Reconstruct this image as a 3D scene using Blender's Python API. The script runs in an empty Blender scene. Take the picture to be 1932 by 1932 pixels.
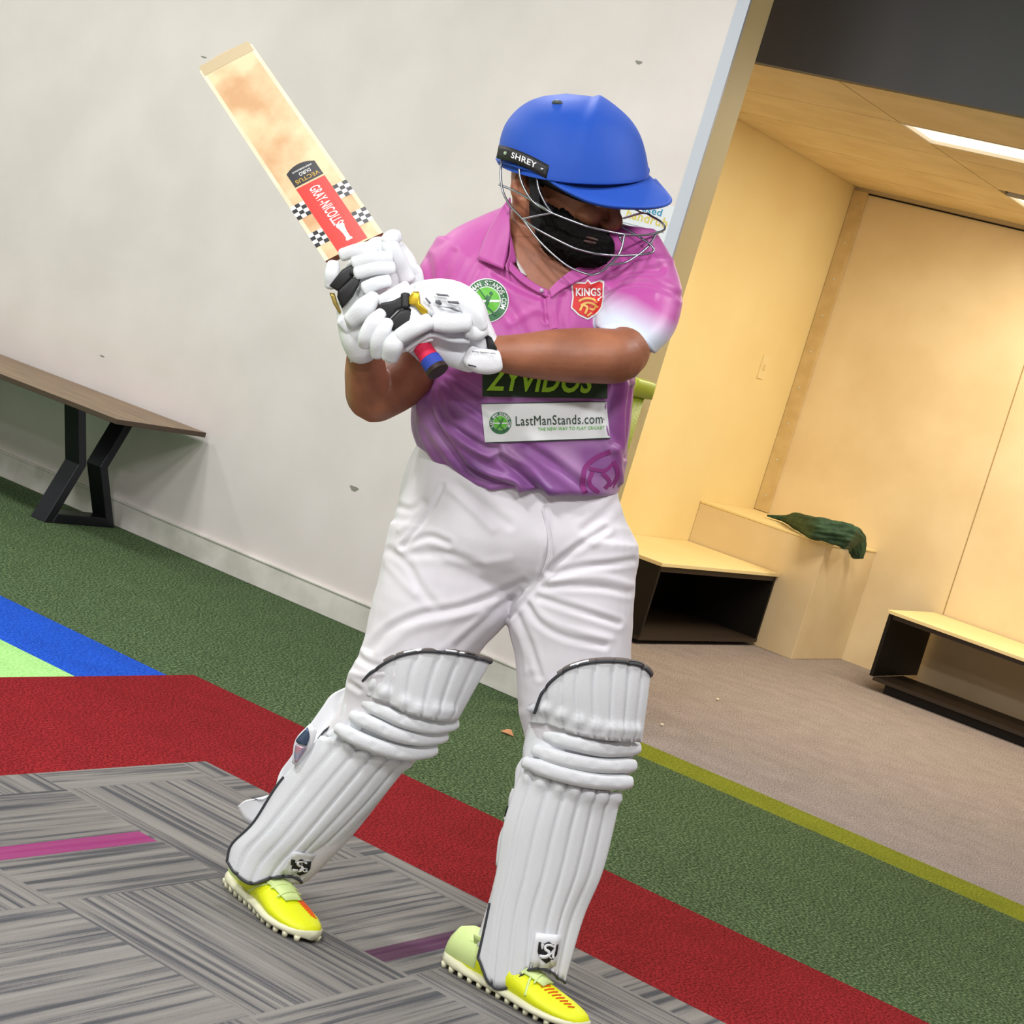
import bpy, bmesh, math, random
import numpy as np
from mathutils import Vector, Matrix
from mathutils.bvhtree import BVHTree
random.seed(4); RNG = np.random.default_rng(4)
SC = bpy.context.scene; COL = SC.collection

# ------------------------------------------------------------ camera, world, lights, exposure
F_PX = 3614.0; ROLL, PITCH, YAW = (math.radians(a) for a in (16.712, 5.90, 31.132)); CAM_H = 1.33
_fw = np.array([-math.sin(YAW)*math.cos(PITCH), math.cos(YAW)*math.cos(PITCH), -math.sin(PITCH)])
_r0 = np.array([math.cos(YAW), math.sin(YAW), 0.0]); _u0 = np.cross(_r0, _fw)
RIGHT = _r0*math.cos(ROLL)+_u0*math.sin(ROLL); UP = -_r0*math.sin(ROLL)+_u0*math.cos(ROLL); FWD = _fw
CPOS = np.array([0, 0, CAM_H])
cd = bpy.data.cameras.new('camera'); cam = bpy.data.objects.new('camera', cd); COL.objects.link(cam)
m = Matrix.Identity(4)
for i in range(3):
    m[i][0] = RIGHT[i]; m[i][1] = UP[i]; m[i][2] = -FWD[i]; m[i][3] = CPOS[i]
cam.matrix_world = m
cd.sensor_width = 36.0; cd.lens = 36.0*F_PX/1932.0; cd.clip_start = 0.05
SC.camera = cam
W_ = bpy.data.worlds.new('world'); SC.world = W_; W_.use_nodes = True
W_.node_tree.nodes['Background'].inputs[0].default_value = (0.95, 0.97, 1.0, 1)
W_.node_tree.nodes['Background'].inputs[1].default_value = 0.5
SC.view_settings.view_transform = 'Standard'; SC.view_settings.look = 'None'
SC.view_settings.gamma = 1.0; SC.view_settings.use_curve_mapping = False
SC.view_settings.exposure = 0.0
HALL_LIGHTS = [(x, y, p*2.9) for x, y, p in [(-4.9, 1.9, 19), (-2.5, 1.0, 25), (-0.2, 1.2, 21), (-5.6, 4.0, 12.5), (-3.3, 4.2, 12), (-0.6, 4.1, 14), (-1.2, -0.6, 24), (-7.6, 4.0, 14)]]
ROOM_LIGHTS = [(-2.65, 7.63, 46), (-2.65, 9.09, 32)]
HALL_Z = 3.35

# ------------------------------------------------------------ helpers
def srgb(h):
    h = h.lstrip('#'); c = [int(h[i:i+2], 16)/255 for i in (0, 2, 4)]
    return tuple((x/12.92 if x <= .04045 else ((x+.055)/1.055)**2.4) for x in c)+(1.0,)
MATS = {}
def mat(name, col, rough=.6, metal=0, col2=None, scale=20, bump=0, bscale=None, emis=0, spec=None, stretch=None, detail=4, sheen=0, lo=.35, hi=.65, gen=False):
    if name in MATS: return MATS[name]
    M = bpy.data.materials.new(name); M.use_nodes = True; nt = M.node_tree; N = nt.nodes; L = nt.links
    b = N['Principled BSDF']; c = srgb(col) if isinstance(col, str) else col
    b.inputs['Base Color'].default_value = c; b.inputs['Roughness'].default_value = rough; b.inputs['Metallic'].default_value = metal
    if spec is not None: b.inputs['Specular IOR Level'].default_value = spec
    if sheen: b.inputs['Sheen Weight'].default_value = sheen
    if emis: b.inputs['Emission Color'].default_value = c; b.inputs['Emission Strength'].default_value = emis
    tc = N.new('ShaderNodeTexCoord'); mp = N.new('ShaderNodeMapping'); L.new(tc.outputs['Object'], mp.inputs[0])
    if stretch: mp.inputs['Scale'].default_value = stretch
    if col2:
        n = N.new('ShaderNodeTexNoise'); n.inputs['Scale'].default_value = scale; n.inputs['Detail'].default_value = detail
        r = N.new('ShaderNodeValToRGB'); r.color_ramp.elements[0].color = c; r.color_ramp.elements[1].color = srgb(col2)
        r.color_ramp.elements[0].position = lo; r.color_ramp.elements[1].position = hi
        L.new(mp.outputs[0], n.inputs[0]); L.new(n.outputs[0], r.inputs[0]); L.new(r.outputs[0], b.inputs['Base Color'])
    if bump:
        n2 = N.new('ShaderNodeTexNoise'); n2.inputs['Scale'].default_value = bscale or scale; n2.inputs['Detail'].default_value = 3
        bp = N.new('ShaderNodeBump'); bp.inputs['Strength'].default_value = bump; bp.inputs['Distance'].default_value = .004
        L.new(mp.outputs[0], n2.inputs[0]); L.new(n2.outputs[0], bp.inputs['Height']); L.new(bp.outputs[0], b.inputs['Normal'])
    MATS[name] = M; return M
def link(o, parent=None):
    COL.objects.link(o)
    if parent is not None: o.parent = parent; o.matrix_parent_inverse = Matrix.Translation(-Vector(parent.location))
    return o
def mk(name, V, F, m_, parent=None, smooth=True, solid=0, bevel=0, recalc=True, midx=None):
    me = bpy.data.meshes.new(name); me.from_pydata([tuple(map(float, v)) for v in V], [], [tuple(int(i) for i in f) for f in F])
    if recalc:
        bm = bmesh.new(); bm.from_mesh(me); bmesh.ops.recalc_face_normals(bm, faces=bm.faces); bm.to_mesh(me); bm.free()
    for mm in (m_ if isinstance(m_, (list, tuple)) else [m_]): me.materials.append(mm)
    if midx is not None: me.polygons.foreach_set('material_index', np.array(midx, dtype=np.int32))
    if smooth: me.polygons.foreach_set('use_smooth', np.ones(len(me.polygons), dtype=bool))
    me.update(); o = bpy.data.objects.new(name, me); link(o, parent)
    if solid: s = o.modifiers.new('s', 'SOLIDIFY'); s.thickness = solid; s.offset = -1
    if bevel: s = o.modifiers.new('b', 'BEVEL'); s.width = bevel; s.segments = 3; s.limit_method = 'ANGLE'
    return o
def tag(o, label=None, cat=None, group=None, kind=None):
    if label: o['label'] = label
    if cat: o['category'] = cat
    if group: o['group'] = group
    if kind: o['kind'] = kind
    return o
def root(name, loc, label, cat, group=None):
    o = bpy.data.objects.new(name, None); COL.objects.link(o); o.location = loc; o.empty_display_size = .1
    return tag(o, label, cat, group)
def boxVF(x0, x1, y0, y1, z0, z1):
    V = [(x, y, z) for x in (x0, x1) for y in (y0, y1) for z in (z0, z1)]
    F = [(0, 1, 3, 2), (4, 6, 7, 5), (0, 4, 5, 1), (2, 3, 7, 6), (0, 2, 6, 4), (1, 5, 7, 3)]
    return V, F
def box(name, x0, x1, y0, y1, z0, z1, m_, parent=None, bevel=0, kind=None):
    V, F = boxVF(x0, x1, y0, y1, z0, z1); o = mk(name, V, F, m_, parent, smooth=False, bevel=bevel)
    return tag(o, kind=kind)
def join(parts):
    V = []; F = []
    for v, f in parts:
        n = len(V); V += [tuple(p) for p in v]; F += [tuple(i+n for i in q) for q in f]
    return V, F
# figure space: x,y in photo pixels at the figure's distance, z towards the viewer (1 unit = 1.08 mm)
D0 = 3.88; K = .00108
def W(P):
    P = np.atleast_2d(np.array(P, float)); D = D0-P[:, 2]*K
    d = FWD[None]+RIGHT[None]*((P[:, 0]-966)/F_PX)[:, None]-UP[None]*((P[:, 1]-966)/F_PX)[:, None]
    return CPOS[None]+d*D[:, None]
def w1(x, y, z=0): return Vector(W([(x, y, z)])[0])
def cr(P, n):
    """Catmull-Rom through the rows of P, n samples per span."""
    P = np.array(P, float); k = len(P)
    if k == 2: return np.array([P[0]+(P[1]-P[0])*t for t in np.linspace(0, 1, n+1)])
    out = []
    for i in range(k-1):
        a = P[max(i-1, 0)]; b = P[i]; c = P[i+1]; d = P[min(i+2, k-1)]
        if i == 0: a = 2*b-c
        if i == k-2: d = 2*c-b
        for t in np.arange(n)/n:
            out.append(.5*((2*b)+(c-a)*t+(2*a-5*b+4*c-d)*t*t+(3*b-a-3*c+d)*t**3))
    out.append(P[-1]); return np.array(out)
def rings_to_mesh(C, A, B, n=28, cap=True, p=2.0):
    V = []; F = []; th = np.linspace(0, 2*np.pi, n, endpoint=False)
    ct = np.sign(np.cos(th))*np.abs(np.cos(th))**(2/p); st = np.sign(np.sin(th))*np.abs(np.sin(th))**(2/p)
    for c, a, b in zip(C, A, B):
        V += [tuple(c+a*x+b*y) for x, y in zip(ct, st)]
    m_ = len(C)
    for i in range(m_-1):
        for j in range(n):
            F.append((i*n+j, i*n+(j+1) % n, (i+1)*n+(j+1) % n, (i+1)*n+j))
    if cap:
        V.append(tuple(C[0])); V.append(tuple(C[-1])); a0 = len(V)-2
        for j in range(n):
            F.append((a0, (j+1) % n, j)); F.append((a0+1, (m_-1)*n+j, (m_-1)*n+(j+1) % n))
    return V, F
def capped(C, A, B, l0, l1):
    t0 = C[0]-C[1]; t0 = t0/(np.linalg.norm(t0)+1e-9); t1 = C[-1]-C[-2]; t1 = t1/(np.linalg.norm(t1)+1e-9)
    pc, pa, pb = [], [], []
    if l0:
        for k in (.97, .85, .6, .3): s = math.sqrt(1-k*k); pc.append(C[0]+t0*l0*k); pa.append(A[0]*s); pb.append(B[0]*s)
    qc, qa, qb = [], [], []
    if l1:
        for k in (.3, .6, .85, .97): s = math.sqrt(1-k*k); qc.append(C[-1]+t1*l1*k); qa.append(A[-1]*s); qb.append(B[-1]*s)
    f = lambda x, y, z: np.array(list(x)+list(y)+list(z))
    return f(pc, C, qc), f(pa, A, qa), f(pb, B, qb)
def loft_e(st, n=4, ring=32, l0=0, l1=0, p=2.2, sc=1.0):
    """stations (xl,yl,xr,yr,z,b): both silhouette edges, centre depth, half depth"""
    S = cr(st, n); C = np.stack([(S[:, 0]+S[:, 2])/2, (S[:, 1]+S[:, 3])/2, S[:, 4]], 1)
    A = np.stack([(S[:, 2]-S[:, 0])/2, (S[:, 3]-S[:, 1])/2, 0*S[:, 0]], 1)*sc
    B = np.stack([0*S[:, 0], 0*S[:, 0], S[:, 5]], 1)*sc
    C, A, B = capped(C, A, B, l0, l1); return rings_to_mesh(C, A, B, ring, True, p)
def loft_t(path, n=5, ring=20, l0=None, l1=None, p=2.0, sc=1.0):
    """tube path (x,y,z,r[,rb])"""
    P = [tuple(q)+((q[3],) if len(q) == 4 else ()) for q in path]; S = cr(P, n); C = S[:, :3]
    T = np.gradient(C, axis=0); T /= np.linalg.norm(T, axis=1)[:, None]+1e-9
    A = np.cross(T, np.array([0, 0, 1.0])[None]); bad = np.linalg.norm(A, axis=1) < .15; A[bad] = np.cross(T[bad], np.array([0, 1.0, 0])[None])
    A /= np.linalg.norm(A, axis=1)[:, None]; B = np.cross(A, T)
    A = A*S[:, 3:4]*sc; B = B*S[:, 4:5]*sc
    if l0 is None: l0 = P[0][3]*.8
    if l1 is None: l1 = P[-1][3]*.8
    C, A, B = capped(C, A, B, l0, l1); return rings_to_mesh(C, A, B, ring, True, p)
def ell(c, ax, ay=None, az=None, n=16):
    """ellipsoid, axes as three vectors (or three numbers)"""
    if np.isscalar(ax): ax, ay, az = np.array([ax, 0, 0]), np.array([0, ay, 0]), np.array([0, 0, az])
    ax, ay, az, c = map(lambda v: np.array(v, float), (ax, ay, az, c)); V = []; F = []
    for i in range(n+1):
        ph = math.pi*i/n
        for j in range(2*n):
            th = math.pi*j/n; V.append(tuple(c+ax*math.sin(ph)*math.cos(th)+ay*math.cos(ph)+az*math.sin(ph)*math.sin(th)))
    for i in range(n):
        for j in range(2*n): F.append((i*2*n+j, i*2*n+(j+1) % (2*n), (i+1)*2*n+(j+1) % (2*n), (i+1)*2*n+j))
    return V, F
def fuse(parts, voxel=4.0, smooth=6, factor=.5):
    V, F = join(parts); me = bpy.data.meshes.new('t'); me.from_pydata(V, [], F)
    bm = bmesh.new(); bm.from_mesh(me); bmesh.ops.remove_doubles(bm, verts=bm.verts, dist=.01); bmesh.ops.recalc_face_normals(bm, faces=bm.faces); bm.to_mesh(me); bm.free()
    o = bpy.data.objects.new('t', me); COL.objects.link(o)
    r = o.modifiers.new('r', 'REMESH'); r.mode = 'VOXEL'; r.voxel_size = voxel
    s = o.modifiers.new('s', 'SMOOTH'); s.iterations = smooth; s.factor = factor
    dg = bpy.context.evaluated_depsgraph_get(); e = o.evaluated_get(dg); q = e.to_mesh()
    n = len(q.vertices); co = np.empty(n*3, np.float32); q.vertices.foreach_get('co', co); co = co.reshape(-1, 3).astype(float)
    no = np.empty(n*3, np.float32); q.vertices.foreach_get('normal', no); no = no.reshape(-1, 3).astype(float)
    F2 = [tuple(p.vertices) for p in q.polygons]; e.to_mesh_clear(); bpy.data.objects.remove(o); bpy.data.meshes.remove(me)
    return co, no, F2
def pdist(V, line):
    P = np.array(line, float)[:, :2]; d = np.full(len(V), 1e9)
    for a, b in zip(P[:-1], P[1:]):
        ab = b-a; t = np.clip(((V[:, :2]-a)@ab)/(ab@ab+1e-9), 0, 1); d = np.minimum(d, np.hypot(*(V[:, :2]-(a+t[:, None]*ab)).T))
    return d
def stamp(V, N, lines, zmin=-.1):
    """press folds (ridge > 0, crease < 0) along lines drawn on the cloth"""
    sgn = np.sign(N[:, 2]); w = np.clip((N[:, 2]-zmin)*3, 0, 1); out = V.copy(); off = np.zeros(len(V))
    for ln, wd, amp in lines:
        c = cr([(a, b) for a, b in ln], 6) if len(ln) > 2 else np.array(ln, float)
        d = pdist(V, c); off += amp*np.exp(-(d/wd)**2)
        if amp < 0: off += -.45*amp*np.exp(-((d-1.9*wd)/wd)**2)
    return out+N*(off*w)[:, None]
def vnoise(V, s, seed=0):
    r = np.random.default_rng(seed); o = np.zeros(len(V))
    for k in range(7):
        d = r.normal(size=3); d /= np.linalg.norm(d); o += np.sin(V@d*s*(.6+.25*k)+r.uniform(0, 6.28)+1.7*np.sin(V@r.normal(size=3)*s*.35))
    return o/4
def poly_in(P, poly):
    x, y = P[:, 0], P[:, 1]; c = np.zeros(len(P), bool); q = np.array(poly, float); j = len(q)-1
    for i in range(len(q)):
        xi, yi = q[i]; xj, yj = q[j]; cond = ((yi > y) != (yj > y)) & (x < (xj-xi)*(y-yi)/(yj-yi+1e-12)+xi); c ^= cond; j = i
    return c
def tube(name, pts, r, m_, parent=None, n=6, ring=8, flat=None):
    V, F = loft_t([tuple(p)+(r, flat or r) for p in pts], n, ring); return mk(name, W(V), F, m_, parent)
def patch(name, rows, m_, parent=None, thick=.003, nu=6, nv=6, fn=None):
    """surface through rows of (x,y,z) points"""
    R = np.array([cr(r_, nu) for r_ in rows]); G = np.array([cr(R[:, j], nv) for j in range(R.shape[1])]).transpose(1, 0, 2)
    if fn: G = fn(G)
    a, b = G.shape[:2]; V = G.reshape(-1, 3); F = [(i*b+j, i*b+j+1, (i+1)*b+j+1, (i+1)*b+j) for i in range(a-1) for j in range(b-1)]
    o = mk(name, W(V), F, m_, parent, recalc=False)
    c = np.mean([p.normal for p in o.data.polygons], axis=0)
    if np.dot(c, FWD) > 0: o.data.flip_normals()
    if thick: s = o.modifiers.new('s', 'SOLIDIFY'); s.thickness = thick; s.offset = -1
    return o
def text_geo(s, bold=0.0, sub=0, spacing=1.06):
    c = bpy.data.curves.new('t', 'FONT'); c.body = s; c.size = 1; c.offset = bold; c.align_x = 'CENTER'; c.align_y = 'CENTER'; c.resolution_u = 3; c.space_character = spacing
    o = bpy.data.objects.new('t', c); COL.objects.link(o); dg = bpy.context.evaluated_depsgraph_get(); me = o.evaluated_get(dg).to_mesh()
    bm = bmesh.new(); bm.from_mesh(me); o.evaluated_get(dg).to_mesh_clear(); bmesh.ops.triangulate(bm, faces=bm.faces)
    for k in range(sub):
        if k < 2: bmesh.ops.subdivide_edges(bm, edges=bm.edges[:], cuts=1, use_grid_fill=True); bmesh.ops.triangulate(bm, faces=bm.faces)
    bm.verts.index_update(); V = np.array([tuple(v.co)[:2] for v in bm.verts]) if bm.verts else np.zeros((0, 2)); F = [tuple(v.index for v in f.verts) for f in bm.faces]
    bm.free(); bpy.data.objects.remove(o); bpy.data.curves.remove(c)
    mid = (V.max(0)+V.min(0))/2; V = V-mid; return V, F
def place2d(V, F, cx, cy, wd, ht, ang, shear=0):
    """fit 2-D lettering (y up) into a wd x ht box centred at cx,cy, turned by ang (degrees, clockwise in the photo)"""
    e = V.max(0)-V.min(0); u = V[:, 0]/e[0]*wd; v = V[:, 1]/e[1]*ht; u = u+shear*v; a = math.radians(ang)
    return np.stack([cx+u*math.cos(a)+v*math.sin(a), cy+u*math.sin(a)-v*math.cos(a)], 1), F
def arc_text(s, cx, cy, r, h, a0, a1, wid=.75, bold=.02):
    """letters around a circle; angles in degrees clockwise from image up"""
    Vs = []; n = len(s)
    for i, ch in enumerate(s):
        if ch == ' ': continue
        a = a0+(a1-a0)*(i/(n-1)); V, F = text_geo(ch, bold); wd = wid*h*(.35 if ch in 'I.' else 1)
        ra = math.radians(a); P, F = place2d(V, F, cx+r*math.sin(ra), cy-r*math.cos(ra), wd, h if ch != '.' else h*.25, a); Vs.append(([tuple(q) for q in P], F))
    V, F = join(Vs); return np.array(V), F
def grid2d(poly_fn, n, m_):
    V = [poly_fn(i/n, j/m_) for i in range(n+1) for j in range(m_+1)]
    F = [(i*(m_+1)+j, i*(m_+1)+j+1, (i+1)*(m_+1)+j+1, (i+1)*(m_+1)+j) for i in range(n) for j in range(m_)]
    return np.array(V, float), F
def disc2d(cx, cy, r0, r1, n=40, k=4, sy=1.0):
    return grid2d(lambda u, v: (cx+(r0+(r1-r0)*v)*math.cos(2*math.pi*u), cy+sy*(r0+(r1-r0)*v)*math.sin(2*math.pi*u)), n, k)
def polyfill(pts, cuts=2):
    bm = bmesh.new(); vs = [bm.verts.new((x, y, 0)) for x, y in pts]; bm.faces.new(vs); bmesh.ops.triangulate(bm, faces=bm.faces)
    for k in range(cuts): bmesh.ops.subdivide_edges(bm, edges=[e for e in bm.edges if e.calc_length() > 6], cuts=1); bmesh.ops.triangulate(bm, faces=bm.faces)
    bm.verts.index_update(); V = np.array([tuple(v.co)[:2] for v in bm.verts]); F = [tuple(v.index for v in f.verts) for f in bm.faces]; bm.free(); return V, F
def press(name, V2, F, bvh, m_, parent, off=.0012, label=None):
    """print a flat shape onto a garment surface"""
    out = []; ok = []
    for x, y in V2:
        d = Vector((W([(x, y, 0)])[0]-CPOS)).normalized(); hit = bvh.ray_cast(Vector(CPOS), d)
        if hit[0] is None: out.append(w1(x, y, 100)); ok.append(False)
        else: out.append(hit[0]-d*off); ok.append(True)
    F = [f for f in F if all(ok[i] for i in f) and max((out[a]-out[b]).length for a in f for b in f) < .14]
    o = mk(name, out, F, m_, parent, recalc=False)
    if label: o['label'] = label
    return o
def bvh_of(V, F): return BVHTree.FromPolygons([tuple(v) for v in V], F)

# ------------------------------------------------------------ materials
M_white = mat('white panel', '#e4dcda', .55, col2='#dcd4d1', scale=3, bump=.06, bscale=60)
M_skirt = mat('grey white skirting', '#e0ddd6', .5, col2='#cbc8c0', scale=9)
M_edge = mat('aluminium edge strip', '#c4cad6', .45)
M_cream = mat('cream paint', '#f2e0ab', .6, col2='#eedaa2', scale=2.5)
M_board = mat('cream board', '#ead8b4', .6, col2='#e1cda6', scale=3)
M_ceil = mat('ceiling tile', '#e3cfa4', .8, col2='#d8c294', scale=5)
M_dark = mat('dark bulkhead', '#5b5d60', .7)
M_gap = mat('dark gap', '#191714', .9)
M_black = mat('black laminate', '#15120f', .5, spec=.3)
M_blackmet = mat('black powder coated steel', '#34353c', .3, metal=.75)
M_brown = mat('brown laminate', '#2c2118', .55)

def turf(name, a, b, c, sc=120):
    if name in MATS: return MATS[name]
    M = bpy.data.materials.new(name); M.use_nodes = True; nt = M.node_tree; N = nt.nodes; L = nt.links; bs = N['Principled BSDF']
    bs.inputs['Roughness'].default_value = .95; bs.inputs['Specular IOR Level'].default_value = .1
    tc = N.new('ShaderNodeTexCoord'); n = N.new('ShaderNodeTexNoise'); n.inputs['Scale'].default_value = sc; n.inputs['Detail'].default_value = 2
    r = N.new('ShaderNodeValToRGB'); e = r.color_ramp.elements; e[0].position = .36; e[0].color = srgb(a); e[1].position = .64; e[1].color = srgb(c)
    k = e.new(.5); k.color = srgb(b)
    n3 = N.new('ShaderNodeTexNoise'); n3.inputs['Scale'].default_value = 9; n3.inputs['Detail'].default_value = 5
    mx = N.new('ShaderNodeMix'); mx.data_type = 'RGBA'; mx.blend_type = 'MULTIPLY'; mx.inputs[0].default_value = .35
    L.new(tc.outputs['Object'], n.inputs[0]); L.new(tc.outputs['Object'], n3.inputs[0]); L.new(n.outputs[0], r.inputs[0])
    r2 = N.new('ShaderNodeValToRGB'); r2.color_ramp.elements[0].position = .3; r2.color_ramp.elements[0].color = (.55, .55, .55, 1); r2.color_ramp.elements[1].position = .7
    L.new(n3.outputs[0], r2.inputs[0]); L.new(r.outputs[0], mx.inputs[6]); L.new(r2.outputs[0], mx.inputs[7]); L.new(mx.outputs[2], bs.inputs['Base Color'])
    bp = N.new('ShaderNodeBump'); bp.inputs['Strength'].default_value = .8; bp.inputs['Distance'].default_value = .006; L.new(n.outputs[0], bp.inputs['Height']); L.new(bp.outputs[0], bs.inputs['Normal'])
    MATS[name] = M; return M
M_green = turf('green turf', '#293b24', '#465b3a', '#71835f')
M_red = turf('red carpet', '#5c0f13', '#84191f', '#9c2a2e', 150)
M_blue = turf('blue turf', '#1543a8', '#1d52c4', '#2c62d2')
M_lime = turf('lime turf', '#93cf72', '#a6dd88', '#b6e89a')
M_olive = turf('olive strip', '#6c7412', '#7c8424', '#8f9534')
M_grey = turf('beige grey carpet', '#7b7270', '#9c9290', '#b6acaa', 170)

def carpet_tiles():
    M = bpy.data.materials.new('striated carpet tiles'); M.use_nodes = True; nt = M.node_tree; N = nt.nodes; L = nt.links; bs = N['Principled BSDF']
    bs.inputs['Roughness'].default_value = .95; bs.inputs['Specular IOR Level'].default_value = .1
    tc = N.new('ShaderNodeTexCoord'); sp = N.new('ShaderNodeSeparateXYZ'); L.new(tc.outputs['Object'], sp.inputs[0])
    def mth(op, a, b=None, c=None):
        n = N.new('ShaderNodeMath'); n.operation = op
        for i, v in enumerate((a, b, c)):
            if v is None: continue
            if isinstance(v, (int, float)): n.inputs[i].default_value = v
            else: L.new(v, n.inputs[i])
        return n.outputs[0]
    tx = mth('MULTIPLY', mth('ADD', sp.outputs[0], 12.35), 2.0); ty = mth('MULTIPLY', mth('ADD', sp.outputs[1], 11.8), 2.0)
    ix = mth('FLOOR', tx); iy = mth('FLOOR', ty); par = mth('MODULO', mth('ADD', ix, iy), 2.0)
    wn = N.new('ShaderNodeTexWhiteNoise'); wn.noise_dimensions = '2D'; cb = N.new('ShaderNodeCombineXYZ'); L.new(ix, cb.inputs[0]); L.new(iy, cb.inputs[1]); L.new(cb.outputs[0], wn.inputs['Vector'])
    def streak(a, b):
        c = N.new('ShaderNodeCombineXYZ'); L.new(mth('MULTIPLY', a, 1.3), c.inputs[0]); L.new(mth('MULTIPLY', b, 55.0), c.inputs[1]); L.new(mth('MULTIPLY', wn.outputs['Value'], 50.0), c.inputs[2])
        n = N.new('ShaderNodeTexNoise'); n.inputs['Scale'].default_value = 1; n.inputs['Detail'].default_value = 4; n.inputs['Roughness'].default_value = .6; L.new(c.outputs[0], n.inputs[0]); return n.outputs[0]
    s0 = streak(sp.outputs[0], sp.outputs[1]); s1 = streak(sp.outputs[1], sp.outputs[0])
    st = mth('ADD', mth('MULTIPLY', s1, mth('SUBTRACT', 1.0, par)), mth('MULTIPLY', s0, par))
    fn = N.new('ShaderNodeTexNoise'); fn.inputs['Scale'].default_value = 420; fn.inputs['Detail'].default_value = 1; L.new(tc.outputs['Object'], fn.inputs[0])
    st2 = mth('ADD', st, mth('MULTIPLY', mth('SUBTRACT', fn.outputs[0], .5), .16))
    r = N.new('ShaderNodeValToRGB'); e = r.color_ramp.elements; e[0].position = .36; e[0].color = srgb('#4c4d50'); e[1].position = .66; e[1].color = srgb('#85837e')
    k = e.new(.43); k.color = srgb('#5c5c5e'); k = e.new(.49); k.color = srgb('#767370'); L.new(st2, r.inputs[0])
    # single magenta yarn streaks woven into two of the tiles
    prev = r.outputs[0]
    for x0, x1, y0, y1, col, k in ((-2.605, -2.548, 2.70, 3.19, '#93306f', .85), (-1.970, -1.916, 3.20, 3.70, '#4c2344', .8), (-3.60, -3.55, 3.2, 3.7, '#93306f', .8), (-1.60, -1.55, 2.20, 2.69, '#6c2a58', .8), (-.6, -.55, 3.2, 3.69, '#93306f', .8)):
        on = mth('MULTIPLY', mth('COMPARE', sp.outputs[0], (x0+x1)/2, (x1-x0)/2), mth('COMPARE', sp.outputs[1], (y0+y1)/2, (y1-y0)/2))
        mx = N.new('ShaderNodeMix'); mx.data_type = 'RGBA'; L.new(mth('MULTIPLY', on, k), mx.inputs[0]); L.new(prev, mx.inputs[6]); mx.inputs[7].default_value = srgb(col); prev = mx.outputs[2]
    L.new(prev, bs.inputs['Base Color'])
    bp = N.new('ShaderNodeBump'); bp.inputs['Strength'].default_value = .5; bp.inputs['Distance'].default_value = .003; L.new(fn.outputs[0], bp.inputs['Height']); L.new(bp.outputs[0], bs.inputs['Normal'])
    return M
M_tiles = carpet_tiles()

# ------------------------------------------------------------ the setting
YW = 5.87; XE = -3.225; YJ = 6.03; XL = -4.465; YB = 9.926; ZC = 2.504
def floor_mesh():
    R = [(-9, -3.58, 4.31, YW, M_green), (-3.58, XE, 4.43, YW, M_green), (XE, 3.5, 4.43, 5.80, M_green), (-9, -3.58, 3.93, 4.31, M_blue), (-9, -3.58, -2.5, 3.93, M_lime),
         (-3.58, 3.5, 3.79, 4.43, M_red), (-3.58, -2.95, -2.5, 3.79, M_red), (-2.95, 3.5, -2.5, 3.79, M_tiles), (XE, 3.5, 5.80, 6.01, M_olive), (XL, 3.5, 6.01, YB, M_grey), (XL, XE, YW, 6.01, M_grey)]
    ms = [M_green, M_blue, M_lime, M_red, M_tiles, M_olive, M_grey]; V = []; F = []; I = []
    for x0, x1, y0, y1, mm in R:
        n = len(V); V += [(x0, y0, 0), (x1, y0, 0), (x1, y1, 0), (x0, y1, 0)]; F.append((n, n+1, n+2, n+3)); I.append(ms.index(mm))
    n = len(V); b, f = boxVF(-9, 3.5, -2.5, YB, -.2, -.02); V += b; F += [tuple(i+n for i in q) for q in f]; I += [0]*6
    o = mk('floor', V, F, ms, smooth=False, recalc=False, midx=I); return tag(o, kind='structure')
floor_mesh()
box('wall_back', -9, XE, YW, YJ, 0, HALL_Z, M_white, kind='structure')
box('wall_left', -9.1, -9, -2.5, YJ, 0, HALL_Z, M_white, kind='structure')
box('wall_right', 3.5, 3.6, -2.5, YB, 0, HALL_Z, M_white, kind='structure')
box('wall_front', -9.1, 3.6, -2.6, -2.5, 0, HALL_Z, M_white, kind='structure')
box('ceiling', -9.1, 3.6, -2.6, 6.78, HALL_Z, HALL_Z+.1, mat('hall ceiling', '#8a8c8e', .8), kind='structure')
box('wall_bulkhead', XL, 3.5, 6.74, 6.78, ZC+.002, HALL_Z, M_dark, kind='structure')
box('wall_jamb', XE-.0, XE+.004, YW+.001, YJ, 0, HALL_Z, M_cream, kind='structure')
box('trim_1', XE-.042, XE+.006, YW-.006, YW+.006, 0, HALL_Z, M_edge, kind='structure')
box('baseboard_back', -9, XE-.042, YW-.014, YW, 0, .098, M_skirt, kind='structure', bevel=.003)
box('trim_2', -9, XE-.042, YW-.018, YW, .098, .106, M_skirt, kind='structure', bevel=.002)
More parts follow.
